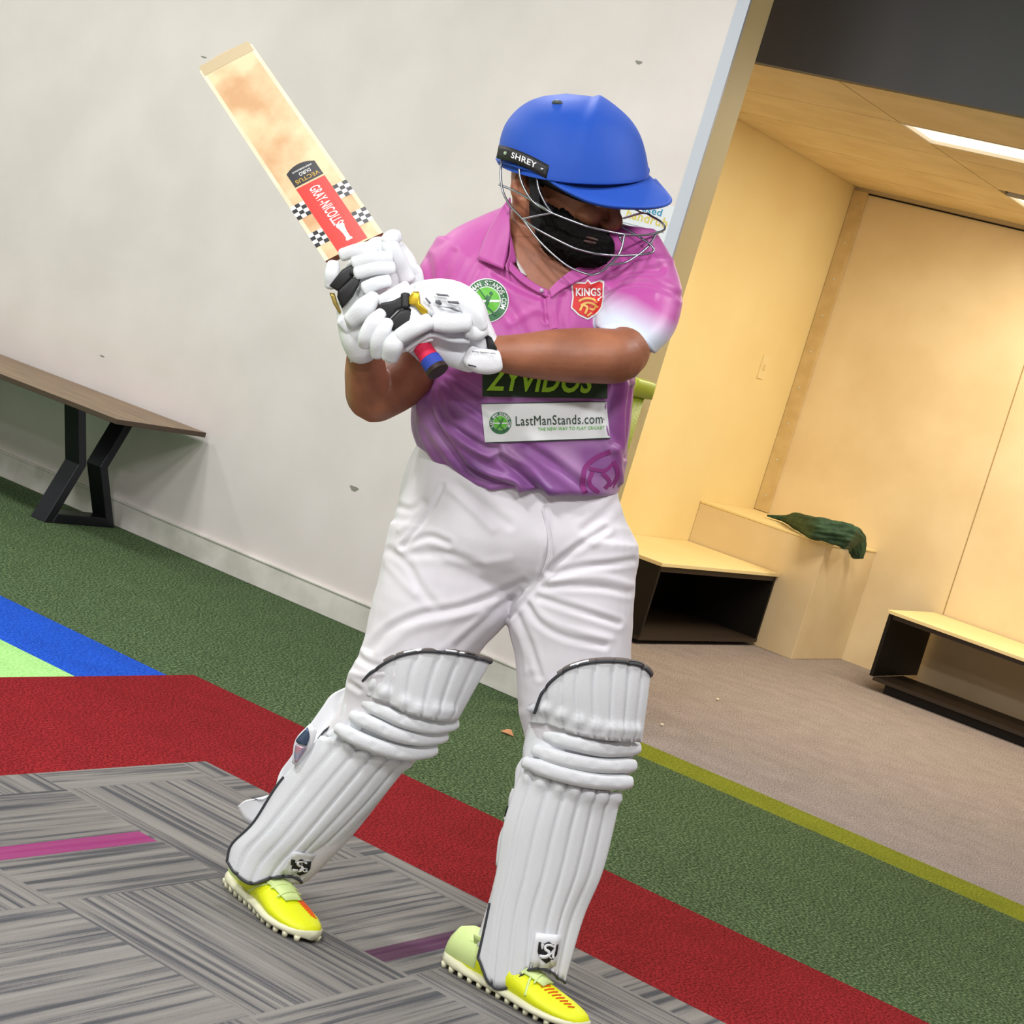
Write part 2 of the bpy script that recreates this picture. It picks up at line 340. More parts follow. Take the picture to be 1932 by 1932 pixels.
# recess room
box('wall_recess_left', XL-.1, XL, YJ, YB, 0, HALL_Z, M_cream, kind='structure')
box('wall_recess_back', XL-.1, 3.5, YB, YB+.1, 0, ZC+.1, M_board, kind='structure')
box('trim_3', XL+.002, XL+.088, YB-.02, YB, .63, ZC-.02, mat('plywood batten', '#d9c190', .6, col2='#cdb482', scale=12), kind='structure', bevel=.002)
for i in range(9):
    z = .72+i*.21; V, F = ell((XL+.045, YB-.021, z), .006, .003, .006, 8); tag(mk('trim_screw', V, F, M_skirt, bpy.data.objects['trim_3']))
box('trim_4', -3.243, -3.238, YB-.003, YB, .42, ZC, mat('panel joint', '#a58d60', .8), kind='structure')
box('trim_5', XL+.09, 3.5, YB-.012, YB, ZC-.03, ZC-.022, M_gap, kind='structure')
def room_ceiling():
    ys = [6.78, 7.45, 8.11, 8.77, 9.43, YB]; xs = [XL, -3.25, -2.05, -.85, .35, 1.55, 3.5]; V = []; F = []; I = []
    g = .003
    for a in range(len(xs)-1):
        for b in range(len(ys)-1):
            x0, x1, y0, y1 = xs[a]+g, xs[a+1]-g, ys[b]+g, ys[b+1]-g
            if a == 1 and b == 1: y0 = 7.81
            if a == 1 and b == 3: y0 = 9.21
            n = len(V); bb, f = boxVF(x0, x1, y0, y1, ZC, ZC+.015); V += bb; F += [tuple(i+n for i in q) for q in f]; I += [0]*6
    n = len(V); bb, f = boxVF(XL, 3.5, 6.78, YB, ZC+.06, ZC+.08); V += bb; F += [tuple(i+n for i in q) for q in f]; I += [1]*6
    o = mk('ceiling_recess', V, F, [M_ceil, M_gap], smooth=False, midx=I); tag(o, kind='structure')
room_ceiling()
def area(name, x, y, z, sx, sy, power, col, parent):
    l = bpy.data.lights.new(name, 'AREA'); l.shape = 'RECTANGLE'; l.size = sx; l.size_y = sy; l.energy = power; l.color = col
    o = bpy.data.objects.new(name, l); o.location = (x, y, z); link(o, parent); o.matrix_parent_inverse = Matrix.Translation(-Vector(parent.location)); return o
M_lamp = mat('warm diffuser', (1.0, .88, .66, 1), .5, emis=1.5); M_lampw = mat('cool diffuser', (1.0, .98, .94, 1), .5, emis=3)
M_frame = mat('white lamp frame', '#e8e4da', .5)
RL = ['recessed warm ceiling light over the front of the tiled recess', 'recessed warm ceiling light nearest the recess back wall']
for (x, y, p), lb in zip(ROOM_LIGHTS, RL):
    t = root('ceiling_light', (x, y, ZC), lb, 'ceiling light', 'recessed lights in the recess ceiling')
    V, F = join([boxVF(x-.6, x+.6, y-.18, y-.165, ZC-.002, ZC+.05), boxVF(x-.6, x+.6, y+.165, y+.18, ZC-.002, ZC+.05), boxVF(x-.6, x-.585, y-.165, y+.165, ZC-.002, ZC+.05), boxVF(x+.585, x+.6, y-.165, y+.165, ZC-.002, ZC+.05)])
    mk('frame', V, F, M_frame, t, smooth=False); box('diffuser', x-.585, x+.585, y-.165, y+.165, ZC+.012, ZC+.02, M_lamp, t)
    area('lamp', x, y, ZC-.004, 1.1, .3, p, (1.0, .88, .68), t)
for i, (x, y, p) in enumerate(HALL_LIGHTS):
    t = root('ceiling_light', (x, y, HALL_Z), ['square white ceiling panel light over the lime turf, left of the batsman', 'square white ceiling panel light in front of the batsman', 'square white ceiling panel light in front of the batsman, right of its neighbour', 'square white ceiling panel light above the bench', 'square white ceiling panel light above the green turf behind the batsman', 'square white ceiling panel light above the turf before the recess', 'square white ceiling panel light behind the photographer', 'square white ceiling panel light in the far left corner'][i], 'ceiling light', 'panel lights in the hall ceiling')
    box('frame', x-.32, x+.32, y-.32, y+.32, HALL_Z-.02, HALL_Z-.001, M_frame, t); box('diffuser', x-.29, x+.29, y-.29, y+.29, HALL_Z-.024, HALL_Z-.02, M_lampw, t)
    area('lamp', x, y, HALL_Z-.03, .42, .42, p, (1.0, .975, .985), t)

# ------------------------------------------------------------ furniture and small things of the place
def ray(x, y): return FWD+RIGHT*(x-966)/F_PX-UP*(y-966)/F_PX
def onY(x, y, Y): d = ray(x, y); return CPOS+d*Y/d[1]
def onX(x, y, X): d = ray(x, y); return CPOS+d*X/d[0]
def onZ(x, y, Z): d = ray(x, y); return CPOS+d*(Z-CAM_H)/d[2]
M_wood = mat('weathered grey brown oak', '#8f7657', .5, col2='#6d5a45', scale=3, stretch=(1.2, 14, 14), detail=6, bump=.1)
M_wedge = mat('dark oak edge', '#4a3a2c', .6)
# bench
bn = root('bench', (-5.9, 5.6, 0), 'wooden bench with black angular steel legs against the white wall', 'bench')
box('seat', -6.9, -4.998, 5.335, 5.845, .478, .498, [M_wood, M_wedge], bn, bevel=.002)
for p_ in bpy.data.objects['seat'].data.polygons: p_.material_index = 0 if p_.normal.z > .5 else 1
def bench_leg(xc):
    hw = .04
    def ext(prof, nm):
        n = len(prof); V = [(xc-hw, y, z) for y, z in prof]+[(xc+hw, y, z) for y, z in prof]
        F = [tuple(range(n)), tuple(range(2*n-1, n-1, -1))]+[(i, (i+1) % n, n+(i+1) % n, n+i) for i in range(n)]
        mk(nm, V, F, M_blackmet, bn, smooth=False, bevel=.003)
    ext([(5.43, .478), (5.475, .478), (5.565, .245), (5.465, .0), (5.42, .0), (5.52, .245)], 'leg')
    ext([(5.735, .478), (5.78, .478), (5.685, .245), (5.815, .0), (5.77, .0), (5.64, .245)], 'leg')
    ext([(5.465, .0), (5.77, .0), (5.75, .038), (5.48, .038)], 'foot_rail')
bench_leg(-5.345); bench_leg(-6.55)
# boxed plinth in the recess corner
pl = root('plinth', (-4.08, 9.57, 0), 'cream boxed plinth in the recess corner with the green garment on top', 'plinth')
box('body', XL+.001, -3.704, 9.225, YB-.003, 0, .615, M_board, pl, bevel=.003); box('top_panel', XL+.001, -3.700, 9.221, YB-.003, .615, .627, M_cream, pl, bevel=.002)
# open storage boxes
def open_box(lb, x0, x1, y0, y1, h, side, z0=.0):
    t = root('storage_bench', ((x0+x1)/2, (y0+y1)/2, 0), lb, 'storage bench', 'open black storage benches with cream tops')
    box('top_board', x0, x1, y0, y1, h-.018, h, M_cream, t, bevel=.002)
    e = .018; zb = z0+.03
    if side == 'x':   # open towards +X
        box('side_panel', x0+.01, x1-.01, y0+.01, y0+.01+e, z0+.03, h-.018, M_black, t); box('side_panel', x0+.01, x1-.01, y1-.01-e, y1-.01, z0+.03, h-.018, M_black, t)
        box('back_panel', x0+.01, x0+.01+e, y0+.03, y1-.03, zb, h-.018, M_black, t); box('bottom_board', x0+.01, x1-.008, y0+.01, y1-.01, z0+.012, z0+.03, M_brown, t)
        box('plinth_base', x0+.05, x1-.08, y0+.03, y1-.08, 0, z0+.012, M_black, t); box('front_rail', x1-.03, x1-.012, y0+.03, y1-.03, h-.045, h-.018, M_brown, t)
    else:             # open towards -Y and with no back
        box('side_panel', x0+.008, x0+.008+e, y0+.008, y1-.03, z0+.018, h-.018, M_black, t); box('side_panel', x1-.01-e, x1-.01, y0+.01, y1-.01, z0+.018, h-.018, M_black, t)
        box('bottom_board', x0+.03, x1-.03, y0+.01, y1-.25, z0, z0+.018, M_brown, t); box('plinth_base', x0+.09, x1-.09, y0+.05, y1-.3, 0, z0, M_black, t)
        box('front_rail', x0+.03, x1-.03, y0+.015, y0+.033, h-.04, h-.018, M_brown, t)
    return t
open_box('open black storage bench standing between the batsman and the plinth', XL+.002, -3.90, 7.87, 9.215, .40, 'x', .01)
open_box('open black storage bench against the back panels with no plinth touching it', -3.285, -1.6, 9.215, YB-.014, .414, 'y', .05)
# green garment on the plinth
M_cloth = mat('dark green cloth', '#3a5a40', .85, col2='#2b4533', scale=30, bump=.3, bscale=25)
def garment():
    st = [(1447, 971, 1447, 974), (1479, 973, 1478, 984), (1500, 970, 1500, 997), (1540, 978, 1530, 1014), (1580, 985, 1565, 1024), (1610, 993, 1590, 1032), (1630, 1012, 1603, 1037), (1632, 1035, 1606, 1046), (1628, 1054, 1611, 1054)]
    S = cr(st, 10); V = []; n = 56
    for i, s in enumerate(S):
        t = i/(len(S)-1); xm, ym = (s[0]+s[2])/2, (s[1]+s[3])/2; q = min(1, max(0, (t-.66)/.12)); Da = (onZ(s[2], s[3], .64)-CPOS)@FWD+.03; Db = (onX(xm, ym, -3.655)-CPOS)@FWD; D = Da*(1-q)+Db*q
        hd = .06*min(1, 4*t+.15)*(1 if t < .7 else .45)
        for j in range(n):
            a = 2*math.pi*j/n; k = 1+.13*math.sin(a*6+t*9)+.10*math.sin(a*13-t*23)+.05*math.sin(a*23+t*31)
            x = (s[0]+s[2])/2+(s[2]-s[0])/2*math.cos(a)*k; y = (s[1]+s[3])/2+(s[3]-s[1])/2*math.cos(a)*k; d = D-hd*math.sin(a)*k
            V.append(tuple(CPOS+ray(x, y)*d))
    m_ = len(S); F = [(i*n+j, i*n+(j+1) % n, (i+1)*n+(j+1) % n, (i+1)*n+j) for i in range(m_-1) for j in range(n)]+[tuple(range(n))]
    o = mk('folded_garment', V, F, M_cloth); o.modifiers.new('s', 'SOLIDIFY').thickness = .003
    tag(o, 'dark green garment lying crumpled on top of the cream plinth', 'clothing')
garment()
# lime post
M_lgreen = mat('lime green woven plastic', '#b4c63c', .5, col2='#a2b52e', scale=90, bump=.3, bscale=160)
bi = root('post', (-3.22, 5.62, 0), 'lime green capped post at the end of the white wall behind the batsman', 'post')
V, F = rings_to_mesh(np.array([(-3.135, 5.72, z) for z in (0, .3, .6, .9, 1.165)]), np.array([(.036, 0, 0)]*5), np.array([(0, .036, 0)]*5), 40, True, 9)
mk('body', V, F, M_lgreen, bi)
V, F = rings_to_mesh(np.array([(-3.165, 5.72, z) for z in (1.155, 1.16, 1.212, 1.217)]), np.array([(r, 0, 0) for r in (.06, .078, .078, .07)]), np.array([(0, r, 0) for r in (.06, .078, .078, .07)]), 40, True, 9)
mk('cap', V, F, mat('lime green rim', '#bccb3a', .4), bi)
# switch plate
sw = root('switch_plate', (XL, 9.465, 1.4), 'cream switch plate on the side wall of the recess', 'light switch')
box('plate', XL, XL+.008, 9.43, 9.503, 1.335, 1.465, mat('cream plastic', '#f0dfae', .4), sw, bevel=.002); box('rocker', XL+.008, XL+.012, 9.455, 9.478, 1.385, 1.415, mat('cream rocker', '#e6d19a', .35), sw)
# poster
po = root('poster', (-3.47, YW, 1.6), 'white hygiene poster with blue and yellow lettering behind the helmet grille', 'poster')
box('sheet', -3.70, -3.266, YW-.003, YW-.0005, 1.40, 1.815, mat('poster paper', '#e4e8ee', .35), po)
def wall_text(s, xr, zc, h, mm, w):
    V, F = text_geo(s, .02); e = V.max(0)-V.min(0); P = [(xr-w/2+v[0]/e[0]*w, YW-.0036, zc+v[1]/e[1]*h) for v in V]; mk('lettering', P, F, mm, po, smooth=False, recalc=False)
pA = onY(1249, 405, YW); pB = onY(1258, 425, YW); pC = onY(1204, 433, YW)
wall_text('alcohol-based', pA[0], pA[2]+.005, .026, mat('poster blue', '#3d93b8', .5), .25)
wall_text('handrub', pB[0]+.004, pB[2]+.006, .034, mat('poster yellow', '#dccb6a', .5), .17)
wall_text('in your hands', pC[0]+.06, pC[2]-.02, .022, MATS['poster yellow'], .2)
box('rule', -3.68, -3.28, YW-.0036, YW-.003, pB[2]-.03, pB[2]-.027, mat('poster rule', '#9aa4b4', .5), po)
# dry leaf on the turf and crumbs
lf = onZ(957, 1386, 0); V = [(lf[0]-.022, lf[1]-.008, .002), (lf[0]+.004, lf[1]-.014, .006), (lf[0]+.026, lf[1]-.002, .003), (lf[0]+.006, lf[1]+.006, .018), (lf[0]-.012, lf[1]+.012, .013)]
o = mk('leaf', V, [(0, 1, 3, 4), (1, 2, 3)], mat('dry leaf', '#c98a5e', .7), smooth=False, solid=.002); tag(o, 'small dry orange brown leaf lying on the green turf', 'leaf')
for i, (x, y) in enumerate([(1248, 1370), (1353, 1322), (955, 1560)][:2]):
    c = onZ(x, y, 0); V, F = ell((c[0], c[1], .006), .008, .006, .006, 5); o = mk('crumb', V, F, mat('pale crumb', '#eee6cc', .6)); tag(o, ['small pale crumb on the beige carpet beside the front pad', 'small pale crumb on the beige carpet in front of the storage bench'][i], 'crumb')

M_scuff = mat('grey scuff', '#8c8a80', .7)
for x, y, w_, h_ in ((1205, 118, .012, .008), (668, 922, .018, .012), (496, 1059, .016, .006), (385, 108, .014, .004), (193, 672, .012, .004)):
    c = onY(x, y, YW); V = [(c[0]+w_*math.cos(a)*(1+.4*math.sin(3*a)), YW-.0015, c[2]+h_*math.sin(a)*(1+.3*math.cos(2*a))) for a in np.linspace(0, 2*np.pi, 14, endpoint=False)]
    mk('scuff_mark', V, [tuple(range(14))], M_scuff, bpy.data.objects['wall_back'], smooth=False, recalc=False)

# ------------------------------------------------------------ the batsman
M_skin = mat('skin', '#a56a4c', .5, col2='#8e583e', scale=14, bump=.12, bscale=120)
M_beard = mat('black beard', '#0b0908', .9, bump=1, bscale=200, spec=.15)
M_trou = mat('white trousers', '#e2e0e6', .72, bump=.05, bscale=700, sheen=.1)
M_wht = mat('white synthetic leather', '#e9ecf0', .42, bump=.12, bscale=350)
M_whtp = mat('white padding', '#e6eaee', .5, bump=.15, bscale=300)
M_blk = mat('matt black', '#141416', .55); M_grip1 = mat('red grip', '#d6204a', .7, bump=.3, bscale=300); M_grip2 = mat('blue grip', '#2440a4', .7, bump=.3, bscale=300)
pe = root('person', tuple(W([(870, 1730, -40)])[0]*np.array([1, 1, 0])), 'bearded batsman in pink purple polo shirt and white trousers, holding a bat', 'person')

TORSO = [(850, 912, 1164, 936, 5, 148), (800, 866, 1180, 892, 8, 150), (777, 815, 1186, 840, 8, 160), (777, 760, 1192, 775, 8, 160), (790, 700, 1200, 710, 6, 152), (800, 620, 1212, 630, 2, 142), (800, 540, 1222, 545, 0, 128), (808, 480, 1228, 480, -4, 108), (850, 436, 1215, 440, -8, 84), (905, 408, 1170, 420, -10, 64), (945, 392, 1120, 405, -10, 54)]
HIPS = [(786, 838, 1160, 900, 0, 128), (766, 880, 1166, 932, 0, 132), (748, 955, 1182, 985, -4, 138), (733, 1020, 1206, 1035, -6, 138), (722, 1065, 1200, 1090, -8, 120), (722, 1110, 1196, 1130, -10, 80)]
LEGA = [(735, 985, 985, 1020, -8, 118), (720, 1065, 985, 1085, -6, 112), (703, 1130, 962, 1165, 0, 106), (685, 1215, 908, 1228, 6, 96), (655, 1275, 880, 1300, 10, 86), (645, 1330, 850, 1350, 0, 74), (605, 1385, 800, 1420, -20, 64), (560, 1440, 745, 1475, -36, 60), (505, 1530, 680, 1560, -52, 52), (455, 1610, 605, 1640, -66, 44), (440, 1645, 570, 1668, -66, 42)]
LEGB = [(985, 1010, 1206, 1030, -4, 120), (968, 1085, 1200, 1088, 2, 116), (958, 1170, 1195, 1180, 12, 104), (972, 1235, 1190, 1243, 20, 92), (975, 1300, 1188, 1310, 22, 84), (978, 1345, 1185, 1350, 22, 76), (990, 1395, 1180, 1410, 18, 70), (985, 1450, 1165, 1460, 10, 64), (955, 1550, 1135, 1560, 2, 60), (936, 1650, 1105, 1665, -4, 52), (910, 1740, 1070, 1745, -4, 46), (896, 1785, 1050, 1810, -2, 44)]
SLV_L = [(1140, 420, 1236, 432, -6, 60), (1112, 500, 1273, 498, 14, 76), (1110, 560, 1288, 565, 60, 84), (1121, 597, 1272, 627, 108, 80), (1124, 616, 1236, 668, 138, 74)]
ARM_L = [(1195, 505, 5, 46), (1203, 570, 50, 42), (1190, 626, 112, 42), (1172, 668, 188, 51), (1110, 671, 204, 53), (1045, 670, 212, 49), (1000, 670, 216, 43), (945, 667, 222, 35), (900, 660, 228, 31)]
SLV_R = [(880, 480, -10, 66), (845, 540, 0, 64), (822, 610, 22, 60), (798, 675, 52, 56), (782, 704, 66, 52)]
ARM_R = [(850, 520, 0, 50), (820, 620, 25, 50), (775, 705, 70, 50), (715, 748, 100, 47), (698, 742, 112, 46), (690, 700, 145, 40), (690, 640, 172, 32), (700, 590, 190, 28)]

# head frame
hf = np.array([.84, .29, .46]); hf /= np.linalg.norm(hf); hu = np.array([.17, -.95, .22]); hu -= hf*(hu@hf); hu /= np.linalg.norm(hu)
hl = np.cross(hu, hf); hl = hl if hl[2] < 0 else -hl      # towards his far (left) side
HC = np.array([1072, 355, 18.0])                          # centre of the head
def H(f, l, u): return HC+hf*f+hl*l+hu*u
def hell(c, rf, rl, ru, n=14): return ell(H(*c), hf*rf, hu*ru, hl*rl, n)
# face at +f, his right side (towards the viewer) at -l
HEAD = [hell((-14, 0, 52), 104, 80, 92), hell((18, 0, -8), 78, 66, 100), hell((36, 0, -78), 56, 50, 52), hell((70, 0, -98), 26, 30, 24), hell((60, 0, 30), 38, 58, 30),
        hell((72, -36, -26), 26, 26, 24), hell((72, 36, -26), 26, 26, 24), hell((-50, 0, 10), 70, 64, 80),
        loft_t([tuple(H(92, 0, 12))+(9,), tuple(H(106, 0, -14))+(11,), tuple(H(116, 0, -34))+(14,), tuple(H(100, 0, -46))+(11,)], 4, 12),
        hell((103, -12, -42), 12, 10, 9), hell((103, 12, -42), 12, 10, 9), hell((93, 0, -66), 12, 22, 8), hell((92, 0, -78), 12, 20, 8), hell((87, -22, 16), 14, 26, 8), hell((87, 22, 16), 14, 26, 8)]
NECK = [loft_t([(1040, 590, -20, 92, 60), (1035, 540, -6, 74, 62), (1030, 490, 2, 62, 60), (1030, 440, 2, 58, 58), (1040, 390, 2, 56, 58)], 5, 28)]
EAR = [ell((980, 350, 66), np.array([15, 2, 8]), np.array([-5, 30, 2]), np.array([-5, 0, 9]), 12), ell((985, 376, 66), 9, 12, 8, 10), ell((1000, 380, 40), 34, 50, 40)]
HANDS = []
for base, wrist, d in (((742, 600, 236), (880, 655, 230), 1), ((694, 525, 190), (696, 600, 190), -1)):
    b = np.array(base, float); wv = np.array(wrist, float); HANDS.append(loft_t([tuple(wv)+(27, 20), tuple(.5*b+.5*wv)+(36, 20), tuple(b)+(38, 22)], 4, 16))
    for k in range(4):
        a = b+np.array([-20+13*k, -14+12*k, 8]); HANDS.append(loft_t([tuple(a)+(9,), tuple(a+np.array([-14, 12, 20-d*2]))+(9,), tuple(a+np.array([-20, 22+3*(k % 2), 2]))+(8,), tuple(a+np.array([-8, 24, -14]))+(7.5,)], 3, 10))
    HANDS.append(loft_t([tuple(b+np.array([22, -22, 6]))+(11,), tuple(b+np.array([8, -34, 18]))+(10,), tuple(b+np.array([-8, -30, 26]))+(8,)], 3, 10))
FEET = []
V, N, F = fuse([loft_e(TORSO[1:], 4, 32, 10, 20, sc=.91), loft_e(HIPS, 4, 32, 20, 0, sc=.84), loft_e(LEGA, 4, 24, 10, 10, sc=.84), loft_e(LEGB, 4, 24, 10, 10, sc=.84), loft_t(ARM_L, 5, 24), loft_t(ARM_R, 5, 24)]+NECK+HEAD+EAR+HANDS, 3.6, 5)
N0 = N
V = stamp(V, N, [([(988, 330), (972, 340), (968, 360), (976, 378)], 5, 2), ([(980, 350), (984, 368)], 5, -5)])
V += N*(vnoise(V, .05, 3)*.8)[:, None]
me_body = mk('body', W(V), F, M_skin, pe)

# shirt
V, N, F = fuse([loft_e(TORSO, 5, 40, 8, 10, 2.3), loft_e(SLV_L, 5, 32, 0, 0), loft_t(SLV_R, 5, 28, 10, 0)], 3.6, 7)
Z4 = lambda *p: [(700+x/3.116, 380+y/3.116) for x, y in p]
folds = [(Z4((375, 1010), (400, 1150), (470, 1310), (640, 1430), (740, 1450)), 6, -7), (Z4((345, 1040), (350, 1250), (470, 1450), (560, 1560), (700, 1640), (840, 1690)), 7, -8),
         (Z4((400, 1020), (500, 1150), (680, 1280)), 6, -5), (Z4((420, 1000), (560, 1090), (660, 1150)), 6, -4), (Z4((300, 1150), (300, 1350), (420, 1560), (600, 1680)), 7, 6), (Z4((390, 1130), (520, 1380), (700, 1500)), 7, 7),
         (Z4((800, 1480), (930, 1560), (1050, 1700), (1200, 1760)), 7, 6), (Z4((760, 1500), (880, 1610), (1000, 1720)), 7, -6), (Z4((560, 1540), (700, 1600), (850, 1640), (850, 1700), (700, 1690)), 6, 5), (Z4((920, 1440), (1100, 1560), (1250, 1680)), 8, -4),
         (Z4((1380, 1330), (1440, 1480), (1470, 1650)), 6, 6), (Z4((1480, 1050), (1460, 1250), (1490, 1480)), 7, 6), (Z4((1440, 1080), (1400, 1260), (1420, 1420)), 7, -6), (Z4((1530, 1100), (1500, 1300), (1500, 1500)), 6, -6),
         (Z4((480, 300), (430, 420), (440, 560)), 8, -3), (Z4((560, 330), (500, 470), (470, 640)), 8, 3), (Z4((330, 330), (350, 470), (300, 560)), 7, -3), (Z4((640, 400), (560, 560)), 7, -2.5), (Z4((740, 430), (900, 520), (1000, 560)), 7, -4), (Z4((700, 500), (830, 640), (900, 780)), 9, -3), (Z4((820, 720), (960, 640), (1040, 660)), 8, 3),
         (Z4((1420, 470), (1520, 420), (1700, 400)), 7, -5), (Z4((1460, 400), (1600, 340), (1780, 350)), 7, 5), (Z4((1330, 560), (1450, 500), (1600, 480), (1740, 520), (1830, 560)), 6, -5), (Z4((1400, 620), (1520, 560), (1660, 550)), 8, 4), (Z4((1120, 470), (1180, 420), (1330, 400)), 7, -4),
         (Z4((1340, 770), (1420, 735), (1520, 760), (1620, 850), (1655, 920)), 3, -2.5), (Z4((1060, 460), (1020, 560), (1030, 700)), 3.5, -4), (Z4((1130, 560), (1110, 680), (1120, 760)), 6, -3)]
V = stamp(V, N, [(a_, b_, c_*(1.15 if a_[0][1] > 690 else .85)) for a_, b_, c_ in folds])
wt = np.clip((V[:, 1]-640)/200, .25, 1); V += N*(vnoise(V, .035, 8)*1.6*wt+vnoise(V, .09, 5)*.5*wt)[:, None]
NECKCUT = [(948, 380), (958, 425), (962, 482), (976, 517), (1004, 542), (1036, 556), (1056, 540), (1084, 520), (1130, 499), (1152, 455), (1150, 380)]
Va = np.array(V); Fa = F; cut = poly_in(Va, NECKCUT) & (Va[:, 2] > -30)
# open the neck and the two sleeve ends
hemL = (np.abs(pdist(Va, [(1127, 616), (1230, 664)])) < 22) & (N @ np.array([-.32, .64, .70]) > .93) & (Va[:, 2] > 60) & (Va[:, 1] > 590)
F = [f for f in F if not (all(cut[i] for i in f) or all(hemL[i] for i in f))]
SHV = W(V); SHF = F
def shirt_mat():
    M = bpy.data.materials.new('shirt fabric'); M.use_nodes = True; nt = M.node_tree; N_ = nt.nodes; L = nt.links; b = N_['Principled BSDF']
    b.inputs['Roughness'].default_value = .46; b.inputs['Sheen Weight'].default_value = .25; b.inputs['Specular IOR Level'].default_value = .45
    a = N_.new('ShaderNodeVertexColor'); a.layer_name = 'print'; L.new(a.outputs[0], b.inputs['Base Color'])
    tc = N_.new('ShaderNodeTexCoord'); n = N_.new('ShaderNodeTexVoronoi'); n.inputs['Scale'].default_value = 650; bp = N_.new('ShaderNodeBump'); bp.inputs['Strength'].default_value = .12; bp.inputs['Distance'].default_value = .001
    L.new(tc.outputs['Object'], n.inputs['Vector']); L.new(n.outputs[0], bp.inputs['Height']); L.new(bp.outputs[0], b.inputs['Normal']); return M
M_shirt = shirt_mat()
sh = mk('shirt', SHV, SHF, M_shirt, pe); s_ = sh.modifiers.new('s', 'SOLIDIFY'); s_.thickness = .0025; s_.offset = -1
# printed fade of the fabric: pink shoulders, purple body, white sleeve ends (a dye pattern)
pink = np.array(srgb('#ba4c9f')[:3]); purp = np.array(srgb('#925a9e')[:3]); deep = np.array(srgb('#6f3c80')[:3]); pale = np.array(srgb('#b48abb')[:3]); whit = np.array(srgb('#cfd9e8')[:3]); mag = np.array(srgb('#8c2f7c')[:3])
def mixc(a, b, t): t = np.clip(t, 0, 1)[:, None]; return a*(1-t)+b*t
t = (V[:, 1]-600)/170; c = mixc(np.tile(pink, (len(V), 1)), purp, t)
nz = vnoise(V*np.array([1, 2.2, 1]), .03, 11); c = mixc(c, pale, (nz-.2)*1.1*np.clip((V[:, 1]-700)/120, 0, 1)); c = mixc(c, deep, (-nz-.35)*1.1*np.clip((V[:, 1]-640)/120, 0, 1))
c = mixc(c, mag, (V[:, 0]-1145)/50*np.clip((V[:, 1]-680)/60, 0, 1)*(V[:, 0] > 1140))
onsl = np.clip((V[:, 2]-25)/30, 0, 1)*(V[:, 0] > 1105)*np.clip((V[:, 2]-40+ (V[:, 0]-1105)*.35)/20, 0, 1)
dh = pdist(V, [(1120, 612), (1165, 625), (1236, 668)]); slv = ((V[:, 0] > 1120) & (V[:, 1] < 690) & ((V[:, 2] > 60) | (V[:, 0] > 1215)))
c = mixc(c, whit, (1-(dh-24)/52)*slv)
slr = (V[:, 0] < 850) & (V[:, 1] > 620) & (V[:, 1] < 735) & (pdist(V, [(850, 520), (798, 675), (782, 706)]) < 66) & (V[:, 2] < 130); c = mixc(c, whit, slr*(1-(np.hypot(V[:, 0]-782, V[:, 1]-706)-40)/40)*(V[:, 0]+.35*V[:, 1] < 1058))
ca = sh.data.color_attributes.new('print', 'FLOAT_COLOR', 'POINT'); ca.data.foreach_set('color', np.concatenate([c, np.ones((len(c), 1))], 1).astype(np.float32).ravel())
bvh = bvh_of(SHV, SHF)
# collar and placket
M_col = mat('pink collar', '#ba4c9f', .5, sheen=.25, bump=.1, bscale=500)
patch('collar', [[(962, 372, 58), (940, 400, 76), (918, 440, 84), (900, 488, 104)], [(962, 385, 74), (950, 420, 92), (936, 460, 106), (925, 497, 122)], [(958, 400, 84), (962, 430, 100), (958, 470, 112), (950, 507, 130)]], M_col, pe, .004)
patch('collar', [[(958, 398, 84), (962, 440, 96), (963, 478, 112), (955, 500, 130)], [(963, 470, 98), (975, 492, 108), (962, 500, 122), (958, 512, 134)]], M_col, pe, .003)
patch('collar', [[(962, 492, 118), (985, 516, 126), (1012, 536, 130), (1036, 548, 132)], [(958, 506, 126), (980, 528, 132), (1006, 546, 134), (1036, 562, 136)]], M_col, pe, .004)
patch('collar', [[(1036, 546, 134), (1052, 530, 130), (1078, 510, 122), (1110, 494, 104), (1140, 470, 74)], [(1040, 562, 138), (1058, 548, 135), (1090, 530, 128), (1122, 512, 112), (1156, 486, 84)]], M_col, pe, .004)
patch('collar', [[(966, 470, 90), (970, 484, 100), (984, 514, 116)], [(976, 480, 84), (984, 500, 96), (994, 520, 112)]], mat('white collar lining', '#e8e4e4', .6), pe, .002)
V2, F2 = grid2d(lambda u, v: (1031+6*v+16*u, 556+66*v-4*u), 4, 12); press('placket', V2, F2, bvh, M_col, pe, .002)
V, F = ell((1022, 548, 137), 4.2, 4.2, 2.0, 8); mk('button', W(V), F, mat('pearl button', '#b9a9bd', .3), pe)

